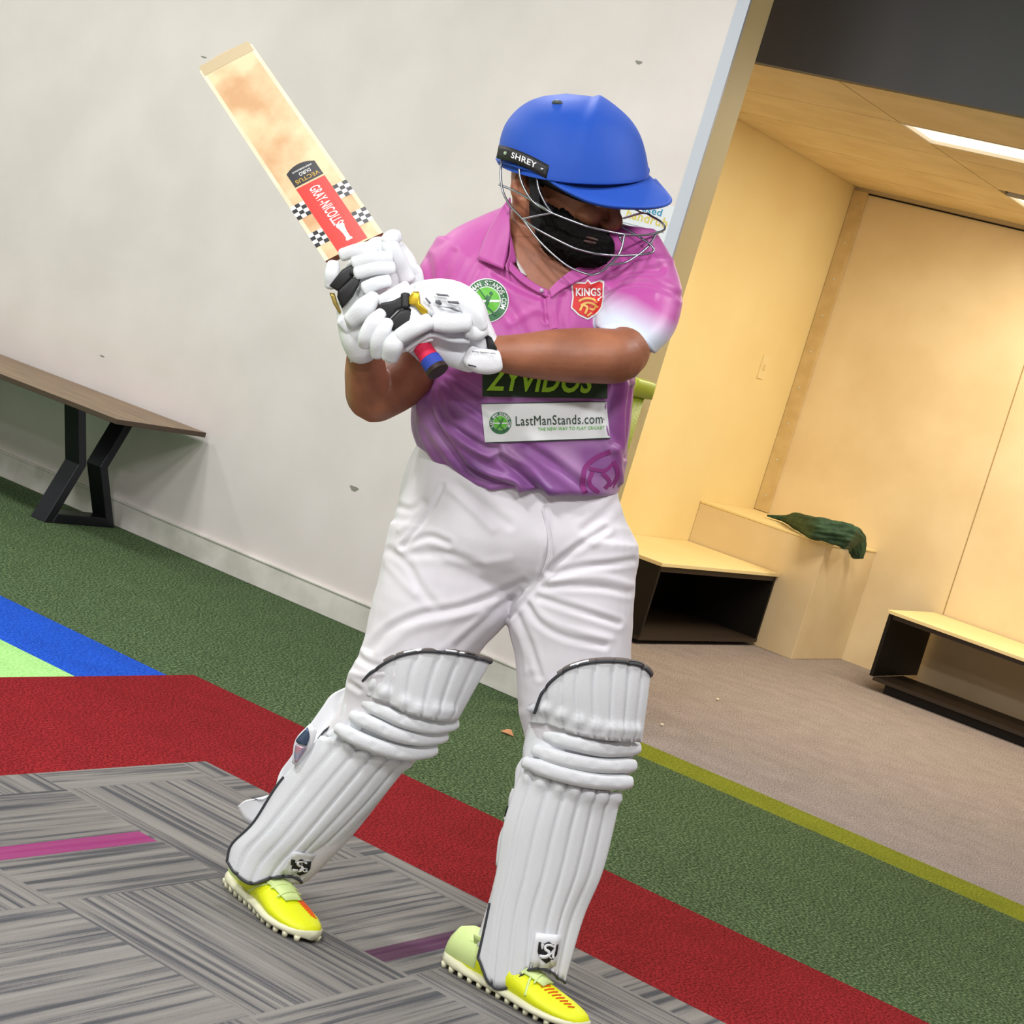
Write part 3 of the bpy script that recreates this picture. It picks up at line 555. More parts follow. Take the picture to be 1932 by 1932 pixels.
# prints on the shirt
P_green = mat('print dark green', '#2a6b3c', .5); P_lime = mat('print grass green', '#5cb82c', .5); P_white = mat('print white', '#e2e6e6', .55); P_dk = mat('print bottle green', '#1e3a1c', .55); P_neon = mat('print neon green', '#b0ea3c', .5)
P_red = mat('print red', '#cf1f20', .5); P_gold = mat('print gold', '#e2b85c', .5); P_txt = mat('print dark text', '#173a22', .6)
def badge(cx, cy, R, nm, dz=0):
    press = lambda a_, b_, c_, d_, e_, f_, g_: globals()['press'](a_, b_, c_, d_, e_, f_, g_+dz)
    V2, F2 = disc2d(cx, cy, 0, R, 48, 6, 1); press(nm, V2, F2, bvh, P_white, sh, .0014); V2, F2 = disc2d(cx, cy, 0, R*.95, 48, 6); press(nm, V2, F2, bvh, P_green, sh, .0022)
    V2, F2 = disc2d(cx, cy, 0, R*.64, 40, 5); press(nm, V2, F2, bvh, P_white, sh, .0030); V2, F2 = disc2d(cx, cy, 0, R*.60, 40, 5); press(nm, V2, F2, bvh, P_lime, sh, .0038)
    V2, F2 = grid2d(lambda u, v: (cx-R*.58+R*1.16*u, cy-R*.03+R*.10*v), 12, 1); press(nm, V2, F2, bvh, P_white, sh, .0044)
    V2, F2 = arc_text('LAST MAN STANDS.COM', cx, cy, R*.785, R*.23, -112, 112, .72); press('lettering', V2, F2, bvh, P_white, sh, .0030)
    s = R/40
    for pts, w in (([(-16, -24), (-6, -10), (0, -2)], 1.3), ([(0, -2), (8, -8)], 2.2), ([(5, -8), (0, 6), (-4, 10)], 4.2), ([(-4, 10), (-10, 16), (-12, 26)], 2.4), ([(-2, 10), (8, 18), (16, 26)], 2.4), ([(2, -10), (-3, -2)], 1.8)):
        P = cr([(cx+a*s, cy+b*s) for a, b in pts], 4); T = np.gradient(P, axis=0); T /= np.linalg.norm(T, axis=1)[:, None]; Nn = np.stack([-T[:, 1], T[:, 0]], 1)*w*s*.7
        V2 = np.concatenate([P+Nn, P-Nn]); k = len(P); press(nm, V2, [(i, i+1, k+i+1, k+i) for i in range(k-1)], bvh, P_green, sh, .0050)
    V2, F2 = disc2d(cx+8*s, cy-13*s, 0, 3.4*s, 12, 1); press(nm, V2, F2, bvh, P_green, sh, .0050)
badge(918, 567, 42, 'badge_print')
def rect_print(c4, nm, mm, off, n=40, k=10):
    a, b, c, d = [np.array(q, float) for q in c4]; V2, F2 = grid2d(lambda u, v: (a*(1-u)+b*u)*(1-v)+(d*(1-u)+c*u)*v, n, k); return press(nm, V2, F2, bvh, mm, sh, off)
rect_print([(910, 690), (1146, 700), (1146, 752), (910, 748)], 'sponsor_panel', P_dk, .0016)
rect_print([(908, 762), (1144, 758), (1151, 827), (915, 836)], 'sponsor_panel', P_white, .0034)
for yy in ((762, 758), (836, 827)):
    rect_print([(908+(7 if yy[0] > 800 else 0), yy[0]-1.2), (1144+(7 if yy[0] > 800 else 0), yy[1]-1.2), (1144+(7 if yy[0] > 800 else 0), yy[1]+.4), (908+(7 if yy[0] > 800 else 0), yy[0]+.4)], 'sponsor_panel', P_txt, .0044, 40, 1)
def flat_text(s, cx, cy, wd, ht, ang, mm, off, bold=.02, sub=3, shear=0):
    V2, F2 = text_geo(s, bold, sub); V2, F2 = place2d(V2, F2, cx, cy, wd, ht, ang, shear); return press('lettering', V2, F2, bvh, mm, sh, off)
flat_text('LastManStands.com', 1055, 792, 164, 18, -1.5, P_txt, .0050, 0)
flat_text("THE NEW WAY TO PLAY CRICKET", 1078, 808, 126, 6, -1.5, P_lime, .0050, .005)
flat_text('ZYVIDOS', 1020, 718, 196, 44, 1.5, P_neon, .0034, .03, 3, .18)
badge(944, 798, 22, 'badge_print', dz=.0022)
def shield(sc, mm, off):
    pts = [(1079, 536), (1086, 533), (1104, 534), (1109, 528), (1115, 535), (1132, 529), (1139, 532), (1138, 565), (1135, 580), (1126, 592), (1109, 602), (1092, 594), (1078, 580), (1081, 560)]
    c = np.array([1109, 565]); V2, F2 = polyfill([tuple(c+(np.array(p)-c)*sc) for p in pts], 3); press('crest_print', V2, F2, bvh, mm, sh, off)
shield(1.04, P_white, .0014); shield(.94, P_red, .0024)
flat_text('KINGS', 1110, 551, 47, 15, 0, P_white, .0036, .03)
for pts, w in (([(1092, 568), (1104, 563), (1118, 564), (1127, 570)], 2.4), ([(1096, 576), (1108, 571), (1120, 574), (1128, 580)], 2.4), ([(1094, 586), (1100, 576), (1108, 580), (1104, 592)], 2.6), ([(1112, 582), (1120, 584), (1124, 578)], 2.2), ([(1108, 596), (1116, 590)], 2)):
    P = cr(pts, 5); T = np.gradient(P, axis=0); T /= np.linalg.norm(T, axis=1)[:, None]; Nn = np.stack([-T[:, 1], T[:, 0]], 1)*w*.8
    k = len(P); press('crest_print', np.concatenate([P+Nn, P-Nn]), [(i, i+1, k+i+1, k+i) for i in range(k-1)], bvh, P_gold, sh, .0036)
P_mag = mat('print magenta', '#8f3480', .6)
for pts, w in (([(1100, 902), (1106, 880), (1128, 862), (1152, 852)], 3.5), ([(1100, 902), (1100, 920), (1112, 936), (1140, 936)], 4), ([(1112, 884), (1140, 888), (1156, 876)], 2.5), ([(1118, 890), (1112, 912), (1130, 930)], 3), ([(1136, 892), (1150, 908), (1142, 922)], 3), ([(1158, 870), (1166, 895), (1154, 920)], 3)):
    P = cr(pts, 6); T = np.gradient(P, axis=0); T /= np.linalg.norm(T, axis=1)[:, None]; Nn = np.stack([-T[:, 1], T[:, 0]], 1)*w*1.3
    k = len(P); press('emblem_print', np.concatenate([P+Nn, P-Nn]), [(i, i+1, k+i+1, k+i) for i in range(k-1)], bvh, P_mag, sh, .0014)

# trousers
V, N, F = fuse([loft_e(HIPS, 5, 40, 6, 10, 2.3), loft_e(LEGA, 5, 32, 10, 4), loft_e(LEGB, 5, 32, 10, 4)], 3.8, 7)
ZA = lambda *p: [(640+x/3.116, 820+y/3.116) for x, y in p]
tf = [(ZA((1215, 430), (1235, 560), (1225, 700), (1180, 860), (1090, 980), (1000, 1080)), 4, -5), (ZA((370, 660), (470, 540), (560, 410), (610, 300)), 4, -4), (ZA((380, 660), (520, 600), (640, 640)), 6, -4), (ZA((360, 560), (440, 500), (480, 420)), 7, 4), (ZA((340, 420), (420, 440), (500, 400)), 6, -3), (ZA((640, 320), (760, 420), (900, 560)), 8, 4), (ZA((700, 300), (860, 430), (1000, 530)), 8, -3),
      (ZA((180, 1260), (300, 1140), (480, 1060), (700, 1020), (900, 950), (1080, 870)), 7, -6), (ZA((240, 1290), (420, 1150), (640, 1090), (820, 1040)), 9, 5), (ZA((700, 1250), (820, 1130), (960, 1000), (1060, 920)), 7, -5), (ZA((560, 1290), (700, 1180), (860, 1060)), 8, 3), (ZA((300, 680), (400, 760), (480, 900), (560, 1000)), 7, -3), (ZA((250, 720), (330, 820), (440, 940)), 8, 3), (ZA((640, 740), (800, 760), (1000, 730)), 9, 3), (ZA((420, 700), (620, 700), (820, 780)), 8, -3),
      (ZA((1230, 800), (1320, 720), (1430, 640), (1560, 560)), 6, -5), (ZA((1260, 820), (1420, 780), (1600, 760), (1730, 740)), 6, -5), (ZA((1240, 870), (1400, 840), (1560, 840), (1720, 880)), 7, 5), (ZA((1200, 900), (1360, 890), (1540, 900), (1700, 930)), 6, -4), (ZA((1180, 960), (1300, 1000), (1460, 1050), (1640, 1110)), 6, -5), (ZA((1130, 980), (1220, 1080), (1400, 1150), (1600, 1200)), 7, 4), (ZA((1110, 1000), (1180, 1110), (1330, 1190), (1560, 1240)), 6, -4),
      (ZA((1050, 1060), (1100, 1180), (1150, 1320), (1180, 1420)), 6, -4), (ZA((1000, 1080), (1070, 1230), (1100, 1400)), 6, 3), (ZA((1500, 640), (1620, 560), (1700, 560)), 8, 3), (ZA((1440, 560), (1560, 460), (1640, 380)), 8, -4), (ZA((1060, 1600), (1100, 1500), (1130, 1420)), 7, -3),
      (ZA((100, 1290), (180, 1350), (330, 1380)), 6, -5), (ZA((60, 1400), (160, 1420), (260, 1400)), 6, 5), (ZA((60, 1460), (120, 1500)), 5, -4)]
V = stamp(V, N, [(a_, b_, c_*.7) for a_, b_, c_ in tf]); V += N*(vnoise(V, .03, 21)*1.5+vnoise(V, .08, 6)*.5)[:, None]
tr = mk('trousers', W(V), F, M_trou, pe)
tube('waistband_seam', [(1025, 958, 139), (1036, 1000, 141), (1036, 1040, 138), (1024, 1080, 128)], 1.0, M_trou, tr)

# beard, hair, face
bp_ = [hell((40, 0, -84), 62, 57, 50), hell((76, 0, -108), 30, 36, 34), hell((20, -58, -62), 44, 12, 44), hell((20, 58, -62), 44, 12, 44), ell((1108, 468, 104), 52, 38, 44), ell((1070, 452, 92), 50, 40, 40), ell((1030, 425, 82), 20, 42, 22), ell((1012, 385, 84), 12, 34, 14), ell((1096, 484, 90), 46, 26, 36),
       loft_t([tuple(H(70, -40, -84))+(10,), tuple(H(92, -26, -64))+(7,), tuple(H(104, -4, -56))+(7.5,), tuple(H(104, 4, -56))+(7.5,), tuple(H(92, 26, -64))+(7,), tuple(H(70, 40, -84))+(10,)], 5, 10)]
V, N, F = fuse(bp_, 3.0, 3); V += N*(vnoise(V, .35, 9)*1.8+vnoise(V, .8, 2)*1.2+.8)[:, None]; mk('beard', W(V), F, M_beard, pe)
V, F = join([ell((1116, 458, 143), np.array([15, 4, -8]), np.array([-1, 4, 1]), np.array([3, 0, 5]), 10), ell((1118, 451, 144), np.array([13, 4, -8]), np.array([-1, 3, 1]), np.array([3, 0, 4]), 10)]); mk('lips', W(V), F, mat('lips', '#432a25', .6), pe)
for s in (-1, 1):
    V, F = hell((86, 27*s, 2), 11, 15, 10, 10); e = mk('eye', W(V), F, mat('eye white', '#d9d2cb', .25), pe); V, F = hell((95.5, 27*s, 0), 3, 5.5, 5.5, 8); mk('iris', W(V), F, mat('dark brown iris', '#1c100a', .2), e)
    V, F = loft_t([tuple(H(88, 10*s, 6))+(3.4,), tuple(H(96, 27*s, 9))+(4.6,), tuple(H(84, 44*s, 4))+(3.4,)], 4, 8); mk('eyelid', W(V), F, M_skin, pe)
    V, F = loft_t([tuple(H(100, 10*s, 20))+(4,), tuple(H(99, 28*s, 26))+(5,), tuple(H(82, 50*s, 18))+(3,)], 4, 8); mk('eyebrow', W(V), F, M_beard, pe)
V, F = fuse([hell((-30, 0, 56), 98, 84, 92), hell((-60, 0, 30), 46, 60, 50)], 4, 4)[::2]; mk('hair', W(V), F, M_beard, pe)

# ------------------------------------------------------------ helmet
M_helm = mat('royal blue helmet cloth', '#164fb8', .62, bump=.05, bscale=900, sheen=.1, spec=.35)
M_steel = mat('steel grille wire', '#9c9fa6', .34, metal=1)
he = root('cricket_helmet', tuple(w1(1080, 330, 18)), 'royal blue cricket helmet with steel face grille worn by the batsman', 'helmet')
def dome():
    rows = [(1026, 181, 1112, 181, 34), (1000, 190, 1133, 187, 60), (975, 207, 1160, 203, 84), (955, 231, 1187, 226, 102), (945, 256, 1206, 254, 112), (941, 277, 1217, 286, 119), (938, 299, 1224, 322, 122), (938, 303, 1225, 331, 122)]
    S = cr(rows, 5); V = []; n = 72; tilt = np.linspace(0, 1, len(S))
    for s, t in zip(S, tilt):
        c = np.array([(s[0]+s[2])/2, (s[1]+s[3])/2, 12.]); a = np.array([(s[2]-s[0])/2, (s[3]-s[1])/2, 0]); b = np.array([-8*t, 28*t**1.1, 1.0*s[4]])
        for j in range(n):
            th = 2*math.pi*j/n; x, y = math.cos(th), math.sin(th); V.append(c+a*x+b*y)
    m_ = len(S); F = [(i*n+j, i*n+(j+1) % n, (i+1)*n+(j+1) % n, (i+1)*n+j) for i in range(m_-1) for j in range(n)]
    top = np.array([1068, 176.5, 10.]); V.append(top); F += [(len(V)-1, (j+1) % n, j) for j in range(n)]
    V = np.array(V); front = V[:, 2] > -40
    # moulded step where the front panel meets the side panel
    seam = cr([(1124, 184), (1113, 212), (1098, 250), (1086, 300), (1078, 345)], 8)
    xs = np.interp(V[:, 1], seam[:, 1], seam[:, 0]); side = 1/(1+np.exp(-(V[:, 0]-xs)/1.8)); fade = np.exp(-np.maximum(V[:, 0]-xs, 0)/60)*np.clip((350-V[:, 1])/110, 0, 1)
    cc = np.array([1080, 300, 12.]); d = V-cc; d /= np.linalg.norm(d, axis=1)[:, None]; V = V+d*(7.5*side*fade*front)[:, None]
    # raised rim above the side bar
    return V, F
V, F = dome(); HB = bvh_of(W(V), F)
o = mk('shell', W(V), F, M_helm, he, solid=.006); 
inner = [(1036, 326, 110), (1056, 331, 108), (1082, 338, 106), (1112, 342, 100), (1142, 342, 90), (1170, 338, 74), (1192, 332, 52), (1206, 324, 24), (1212, 318, -5), (1210, 314, -40), (1200, 308, -72)]
outer = [(1032, 336, 120), (1052, 350, 130), (1078, 364, 142), (1112, 379, 152), (1150, 388, 154), (1190, 391, 144), (1228, 391, 118), (1254, 387, 80), (1265, 379, 38), (1258, 366, -8), (1236, 340, -60)]
mid = [((a[0]+b[0])/2, (a[1]+b[1])/2-(-3 if 1 < i < 9 else 0), (a[2]+b[2])/2+4) for i, (a, b) in enumerate(zip(inner, outer))]
low = [(b[0]-1, b[1]+1, b[2]-2) for b in outer]
patch('peak', [inner, mid, outer], M_helm, he, .006, 5, 5)
tube('peak_edge', outer, 3.4, M_helm, he, 4, 8)
tube('rim', [(938, 300, 4), (943, 304, 55), (966, 311, 96), (1000, 321, 116), (1034, 332, 120)], 3.2, M_helm, he, 5, 8)
# black side bar with the maker's name
bar = [[(941, 273, 72), (965, 279, 104), (1000, 293, 122), (1036, 312, 129)], [(936, 298, 72), (960, 303, 104), (995, 317, 122), (1031, 337, 129)]]
patch('side_bar', bar, M_blk, he, .008, 6, 3)
def bar_pt(u, v):
    a = cr(bar[0], 10); b = cr(bar[1], 10); i = np.linspace(0, 1, len(a)); A = np.array([np.interp(u, i, a[:, k]) for k in range(3)]); B = np.array([np.interp(u, i, b[:, k]) for k in range(3)]); return A*(1-v)+B*v+np.array([0, 0, 1.2])
def bar_text(s, u0, u1, v0, v1, mm):
    V2, F2 = text_geo(s, .02, 1); e = V2.max(0)-V2.min(0); P = [bar_pt(u0+(u1-u0)*(x/e[0]+.5), v0+(v1-v0)*(.5-y/e[1])) for x, y in V2]; mk('lettering', W(P), F2, mm, bpy.data.objects['side_bar'], smooth=False, recalc=False)
M_let = mat('white lettering', '#e8eaec', .5)
bar_text('SHREY', .36, .80, .28, .74, M_let)
for u, mm in ((.22, mat('pale green screw', '#9db89a', .3)), (.90, M_steel)):
    c = bar_pt(u, .52); V, F = ell(tuple(c), 3.6, 3.6, 2.0, 8); mk('screw', W(V), F, mm, bpy.data.objects['side_bar'])
V, F = ell((1052, 195, 72), np.array([11, 1, 0]), np.array([0, 6, -6]), np.array([1, 3, 5]), 12); mk('vent', W(V), F, mat('vent grey', '#4c5550', .4), he)
V, F = ell((1223, 322, 5), 3, 7, 7, 8); mk('vent', W(V), F, M_helm, he)
Z1 = lambda L: [(880+x/4.391, 140+y/4.391, z) for x, y, z in L]
wires = [[(292, 690, 66), (284, 840, 70), (305, 980, 80), (372, 1100, 100), (465, 1200, 122), (600, 1375, 145), (745, 1515, 162), (870, 1605, 172), (1020, 1660, 172), (1110, 1640, 160), (1185, 1580, 150), (1260, 1500, 140), (1292, 1420, 136), (1310, 1325, 132)],
         [(465, 1200, 122), (600, 1292, 146), (850, 1420, 170), (960, 1460, 174), (1100, 1490, 168), (1260, 1503, 142), (1420, 1497, 112), (1520, 1482, 102), (1550, 1462, 96), (1530, 1415, 90), (1410, 1335, 80), (1285, 1262, 70)],
         [(272, 915, 66), (400, 968, 96), (540, 1045, 120), (640, 1105, 138), (710, 1150, 148), (930, 1236, 168), (1035, 1270, 170), (1260, 1320, 142), (1400, 1334, 108), (1520, 1328, 70), (1620, 1300, 36), (1645, 1268, 14), (1610, 1222, -6), (1540, 1180, -20), (1465, 1150, -30), (1300, 1192, -70)],
         [(435, 740, 104), (447, 860, 108), (500, 985, 120), (575, 1075, 128), (680, 1136, 143)], [(580, 805, 112), (597, 940, 118), (648, 1060, 132), (710, 1150, 148)], [(465, 1200, 122), (590, 1172, 136), (710, 1150, 148)],
         [(1570, 1325, 60), (1510, 1420, 88), (1420, 1497, 112), (1310, 1562, 138), (1185, 1580, 150)], [(1370, 1105, -50), (1465, 1150, -30)], [(1465, 1150, -30), (1380, 1085, -62)], [(1310, 1325, 132), (1270, 1345, 120), (1300, 1400, 128)]]
for wr in wires:
    V, F = loft_t([p+(2.2,) for p in Z1(wr)], 8, 8, 1, 1); mk('grille_wire', W(V), F, M_steel, he)
patch('chin_strap', [Z1([(505, 790, 100), (525, 1000, 98), (525, 1190, 96), (590, 1340, 92), (640, 1480, 84), (620, 1640, 78), (598, 1735, 82)]), Z1([(610, 830, 108), (600, 1000, 106), (625, 1180, 106), (700, 1330, 100), (722, 1480, 92), (712, 1640, 86), (695, 1745, 90)])], mat('black webbing', '#0e0e10', .8, bump=.3, bscale=900), he, .003, 8, 3)
patch('padding', [[(950, 302, 60), (975, 312, 84), (1010, 325, 100), (1060, 350, 108)], [(962, 318, 56), (985, 326, 78), (1012, 342, 92), (1060, 366, 98)]], M_blk, he, .006, 6, 3)
patch('padding', [[(1060, 346, 108), (1100, 360, 110), (1150, 366, 96), (1195, 360, 60)], [(1060, 366, 98), (1100, 382, 100), (1146, 390, 86), (1180, 388, 50)]], M_blk, he, .006, 6, 3)

# ------------------------------------------------------------ bat
ba = root('cricket_bat', tuple(w1(640, 470, 190)), 'wooden cricket bat with red sticker held up by the batsman', 'cricket bat')
BUTT = np.array([826, 700, 300.]); TOE = np.array([424, 96, -28.]); ax = TOE-BUTT; axn = ax/np.linalg.norm(ax)
QZ = lambda x, y: BUTT[2]+((np.array([x, y])-BUTT[:2])@(ax[:2]/np.linalg.norm(ax[:2])))/np.linalg.norm(ax[:2])*ax[2]
bl = [(371, 126), (469, 74), (722, 438), (613, 492)]       # toe left, toe right, shoulder right, shoulder left
def bq(s, t, d=0):
    """point on the blade face: s across (0 left, 1 right), t along (0 toe, 1 shoulder), d above the face"""
    a, b, c, e = [np.array((x, y, QZ(x, y))) for x, y in bl]; p = (a*(1-s)+b*s)*(1-t)+(e*(1-s)+c*s)*t
    return p+BN*(d-(2.2*(2*s-1)**2))
wv = np.array([.866, -.49, 0.]); wv -= axn*(wv@axn); wv /= np.linalg.norm(wv); BN = np.cross(wv, axn); BN = BN if BN[2] > 0 else -BN; BN /= np.linalg.norm(BN)
M_willow = mat('worn willow', '#ecd3a8', .5, col2='#cfa274', scale=12, detail=6, bump=.08, bscale=40)
M_willow2 = mat('pale willow edge', '#f2e3c8', .5, col2='#e8d2b0', scale=14)
M_willow3 = mat('dark shoulder timber', '#8d6546', .55)
def blade():
    V = []; F = []; I = []; ns, nt_ = 16, 40; ts = np.linspace(0, 1, nt_+1)
    for t in ts:
        inset = .0
        for j in range(ns+1):
            s = j/ns; tt = t
            # rounded toe
            if t < .08: tt = t+ (abs(2*s-1)**3)*.022*(1-t/.08)
            V.append(bq(s, tt))
        # back profile: spine
        for j in range(ns+1):
            s = 1-j/ns; th = 26+22*(1-abs(2*s-1))*(.5+.5*math.sin(math.pi*min(1, .15+t*.8))); tt = t
            if t < .08: tt = t+(abs(2*s-1)**3)*.022*(1-t/.08); th *= .55+.45*t/.08
            if t > .9: th *= 1-.25*(t-.9)/.1
            V.append(bq(s*.96+.02, tt)-BN*th)
    k = 2*(ns+1)
    for i in range(nt_):
        for j in range(k):
            F.append((i*k+j, i*k+(j+1) % k, (i+1)*k+(j+1) % k, (i+1)*k+j)); I.append(0 if 1 <= j < ns-1 else 1)
    F.append(tuple(range(k))); I.append(1); F.append(tuple(nt_*k+j for j in reversed(range(k)))); I.append(2)
    V = W(V); return mk('blade', V, F, [M_willow, M_willow2, M_willow3], ba, smooth=False, midx=I, recalc=True)
bld = blade()
bld.data.polygons.foreach_set('use_smooth', [len(p.vertices) == 4 for p in bld.data.polygons]); mdb = bld.modifiers.new('e', 'EDGE_SPLIT'); mdb.split_angle = .6
def bat_quad(s0, s1, t0, t1, mm, d, nm='sticker', n=6, parent=None, arch=0):
    G, F = grid2d(lambda u, v: (s0+(s1-s0)*u, t0+(t1-t0)*v), n, n); P = [bq(a, b-(arch*(1-(2*(a-s0)/(s1-s0)-1)**2)*(1-(b-t0)/(t1-t0))), d) for a, b in G]; return mk(nm, W(P), F, mm, parent or ba, smooth=False, recalc=False)
M_red2 = mat('red sticker', '#e2342a', .4); M_bstk = mat('black sticker', '#2e2e33', .35); M_wstk = mat('white check', '#f2f2ee', .4); M_bchk = mat('black check', '#26282b', .4)
red = bat_quad(.245, .755, .668, .992, M_red2, .5); blk = bat_quad(.25, .755, .592, .660, M_bstk, .5, arch=.018)
for t0 in (.725, .865):
    for side in (0, 1):
        sa, sb = ((.0, .24) if side == 0 else (.76, 1.0)); nn = 3; rows = 4; L_ = .066; off = (0 if side == 0 else -.0)
        V = []; F = []; I = []
        for i in range(nn):
            for j in range(rows):
                a0 = sa+(sb-sa)*i/nn; a1 = sa+(sb-sa)*(i+1)/nn; b0 = t0+L_*j/rows; b1 = t0+L_*(j+1)/rows; k = len(V)
                V += [bq(a0, b0, .5), bq(a1, b0, .5), bq(a1, b1, .5), bq(a0, b1, .5)]; F.append((k, k+1, k+2, k+3)); I.append((i+j+side) % 2)
        mk('checker_sticker', W(V), F, [M_wstk, M_bchk], ba, smooth=False, recalc=False, midx=I)
def bat_text(s, s0, s1, t0, t1, mm, flip=False, cross=False, parent=None):
    V2, F2 = text_geo(s, .015); e = V2.max(0)-V2.min(0); P = []
    for x, y in V2:
        u = x/e[0]+.5; v = y/e[1]+.5
        if cross: P.append(bq(s1-(s1-s0)*u if flip else s0+(s1-s0)*u, t0+(t1-t0)*v if flip else t1-(t1-t0)*v, .9))
        else: P.append(bq(s0+(s1-s0)*v, t0+(t1-t0)*u, .9))
    mk('lettering', W(P), F2, mm, parent, smooth=False, recalc=False)
bat_text('GRAY-NICOLLS', .42, .60, .69, .885, M_wstk, parent=red)
bat_text('VECTUS', .30, .72, .634, .652, mat('gold foil', '#c9a338', .4), True, True, blk)
bat_text('DURO', .42, .62, .610, .626, M_wstk, True, True, blk); bat_text('PERFORMANCE', .34, .68, .596, .603, M_wstk, True, True, blk)
prof = [(.885, .055), (.893, .07), (.905, .05), (.93, .035), (.952, .035), (.96, .055), (.966, .05)]
V = [bq(.51-w_, t_, .9) for t_, w_ in prof]+[bq(.51+w_, t_, .9) for t_, w_ in prof]; k = len(prof); mk('bat_emblem', W(V), [(i, i+1, k+i+1, k+i) for i in range(k-1)], M_wstk, red, smooth=False, recalc=False)
for (s, t), mm in (((.60, .47), 'x'), ((.38, .08), 'x'), ((.35, .2), 'x')):
    pass
M_mark = mat('ball mark', '#b8604c', .6); M_mark2 = mat('green smear', '#b9a87a', .6)
mk('toe_guard', W([bq(s, t, .4) for t in (.003, .05) for s in np.linspace(.03, .97, 9)]), [(i, i+1, 9+i+1, 9+i) for i in range(8)], mat('toe guard', '#cbb995', .35), ba, recalc=False)
sh_c = (np.array(bq(.5, 1.0))-BN*17)
V, F = loft_t([tuple(sh_c-axn*-6)+(26, 16), tuple(sh_c-axn*14)+(19, 15), tuple(sh_c-axn*34)+(16.5, 15.5), tuple(BUTT-BN*0+axn*60)+(15.5,), tuple(BUTT+axn*12)+(16,)], 4, 24, 2, 2); mk('handle', W(V), F, M_grip1, ba)
hd = (BUTT-BN*0)
for nm, a, b, r_, mm in (('grip', 30, 60, 18.2, M_grip1), ('grip', 6, 30, 20.5, M_grip2), ('handle_cap', -2, 8, 21.5, mat('dark grip end', '#2a1614', .6))):
    V, F = loft_t([tuple(hd+axn*b)+(r_-.6,), tuple(hd+axn*(a+b)/2)+(r_,), tuple(hd+axn*a)+(r_+.4,)], 4, 28, 1, 1.5); mk(nm, W(V), F, mm, ba)

# ------------------------------------------------------------ gloves
def G2(x, y, z): return (580+x/4.6, 400+y/4.6, z)
def sausage(nm, pts, r, mm, parent, flat=.72, p=2.6, cap=.55):
    """padded roll; pts in crop coordinates, r in px"""
    P = [G2(*q[:3])+((q[3] if len(q) > 3 else r), (q[3] if len(q) > 3 else r)*flat) for q in pts]
    V, F = loft_t(P, 6, 20, r*cap, r*cap, p); return mk(nm, W(V), F, mm, parent)
gl = root('batting_glove', tuple(w1(770, 610, 260)), 'white batting glove with a gold patch, nearer the end of the bat handle', 'glove')
gu = root('batting_glove', tuple(w1(700, 520, 230)), 'white batting glove with raised thumb, higher on the bat below the red sticker', 'glove')
# upper glove: palm, thumb, finger rolls
V, N, F = fuse([loft_t([G2(640, 330, 190)+(32, 24), G2(600, 450, 198)+(48, 26), G2(540, 620, 202)+(56, 28), G2(450, 860, 208)+(44, 30), G2(440, 1060, 208)+(36, 30), G2(480, 1200, 200)+(32, 28)], 5, 28), loft_t([G2(760, 330, 188)+(22, 20), G2(850, 470, 180)+(24, 20), G2(880, 640, 178)+(22, 18)], 4, 20)], 4, 6)
mk('palm', W(V), F, M_wht, gu)
th = sausage('thumb', [(715, 235, 214, 15), (722, 300, 214, 18), (760, 400, 206, 21), (815, 500, 196, 20), (860, 590, 192, 18)], 18, M_whtp, gu, .9)
sausage('thumb_tip', [(690, 262, 216, 15), (735, 225, 214, 16), (775, 215, 208, 13)], 15, M_whtp, th, .9)
sausage('thumb_roll', [(850, 470, 196), (930, 520, 184), (950, 600, 180)], 14, M_whtp, th, .8)
for a in ([(305, 372, 232), (430, 330, 240), (590, 300, 232)], [(410, 440, 242), (560, 400, 248), (715, 395, 238)], [(430, 530, 246), (590, 490, 252), (735, 485, 240)], [(500, 660, 248), (600, 620, 252), (700, 600, 246)]):
    sausage('finger_roll', a, 12.5 if a[0][1] < 600 else 13, M_whtp, gu)
sausage('finger_roll', [(225, 450, 222, 12), (215, 540, 226, 15), (200, 640, 222, 11)], 13, M_whtp, gu, .9)
sausage('finger_roll', [(575, 745, 256, 14), (490, 835, 258, 20), (380, 935, 246, 16)], 20, M_whtp, gu, .8)
sausage('finger_roll', [(640, 770, 262, 11), (750, 715, 262, 12.5), (860, 650, 250, 12)], 12, M_whtp, gu, .8)
sausage('finger_roll', [(300, 940, 226, 12), (380, 1010, 224, 16), (430, 1090, 214, 16)], 14, M_whtp, gu, .8)
for pts in ([(385, 470), (275, 600), (200, 640), (290, 520)],): pass
def gpoly(nm, pts, z, mm, parent, bulge=6, thick=.004):
    P = np.array([G2(x, y, 0)[:2] for x, y in pts]); V2, F2 = polyfill([tuple(q) for q in P], 2); c = P.mean(0); R = np.max(np.hypot(*(P-c).T)); zz = z if callable(z) else (lambda x, y: z)
    V = [(x, y, zz(x, y)+bulge*(1-min(1, math.hypot(x-c[0], y-c[1])/R)**2)) for x, y in V2]; o = mk(nm, W(V), F2, mm, parent, recalc=False)
    if np.dot(np.mean([q.normal for q in o.data.polygons], axis=0), FWD) > 0: o.data.flip_normals()
    if thick: s = o.modifiers.new('s', 'SOLIDIFY'); s.thickness = thick; s.offset = -1
    return o
gpoly('finger_panel', [(400, 445), (365, 540), (400, 560), (320, 650), (265, 690), (190, 640), (300, 500)], 241, M_blk, gu)
gpoly('finger_panel', [(470, 555), (440, 650), (390, 740), (300, 840), (258, 740), (262, 690), (340, 620), (390, 570)], 246, M_blk, gu)
gpoly('trim_patch', [(190, 700), (235, 705), (262, 790), (300, 880), (275, 880), (225, 800)], 226, mat('gold trim', '#a8924a', .35, metal=.5), gu, 2)
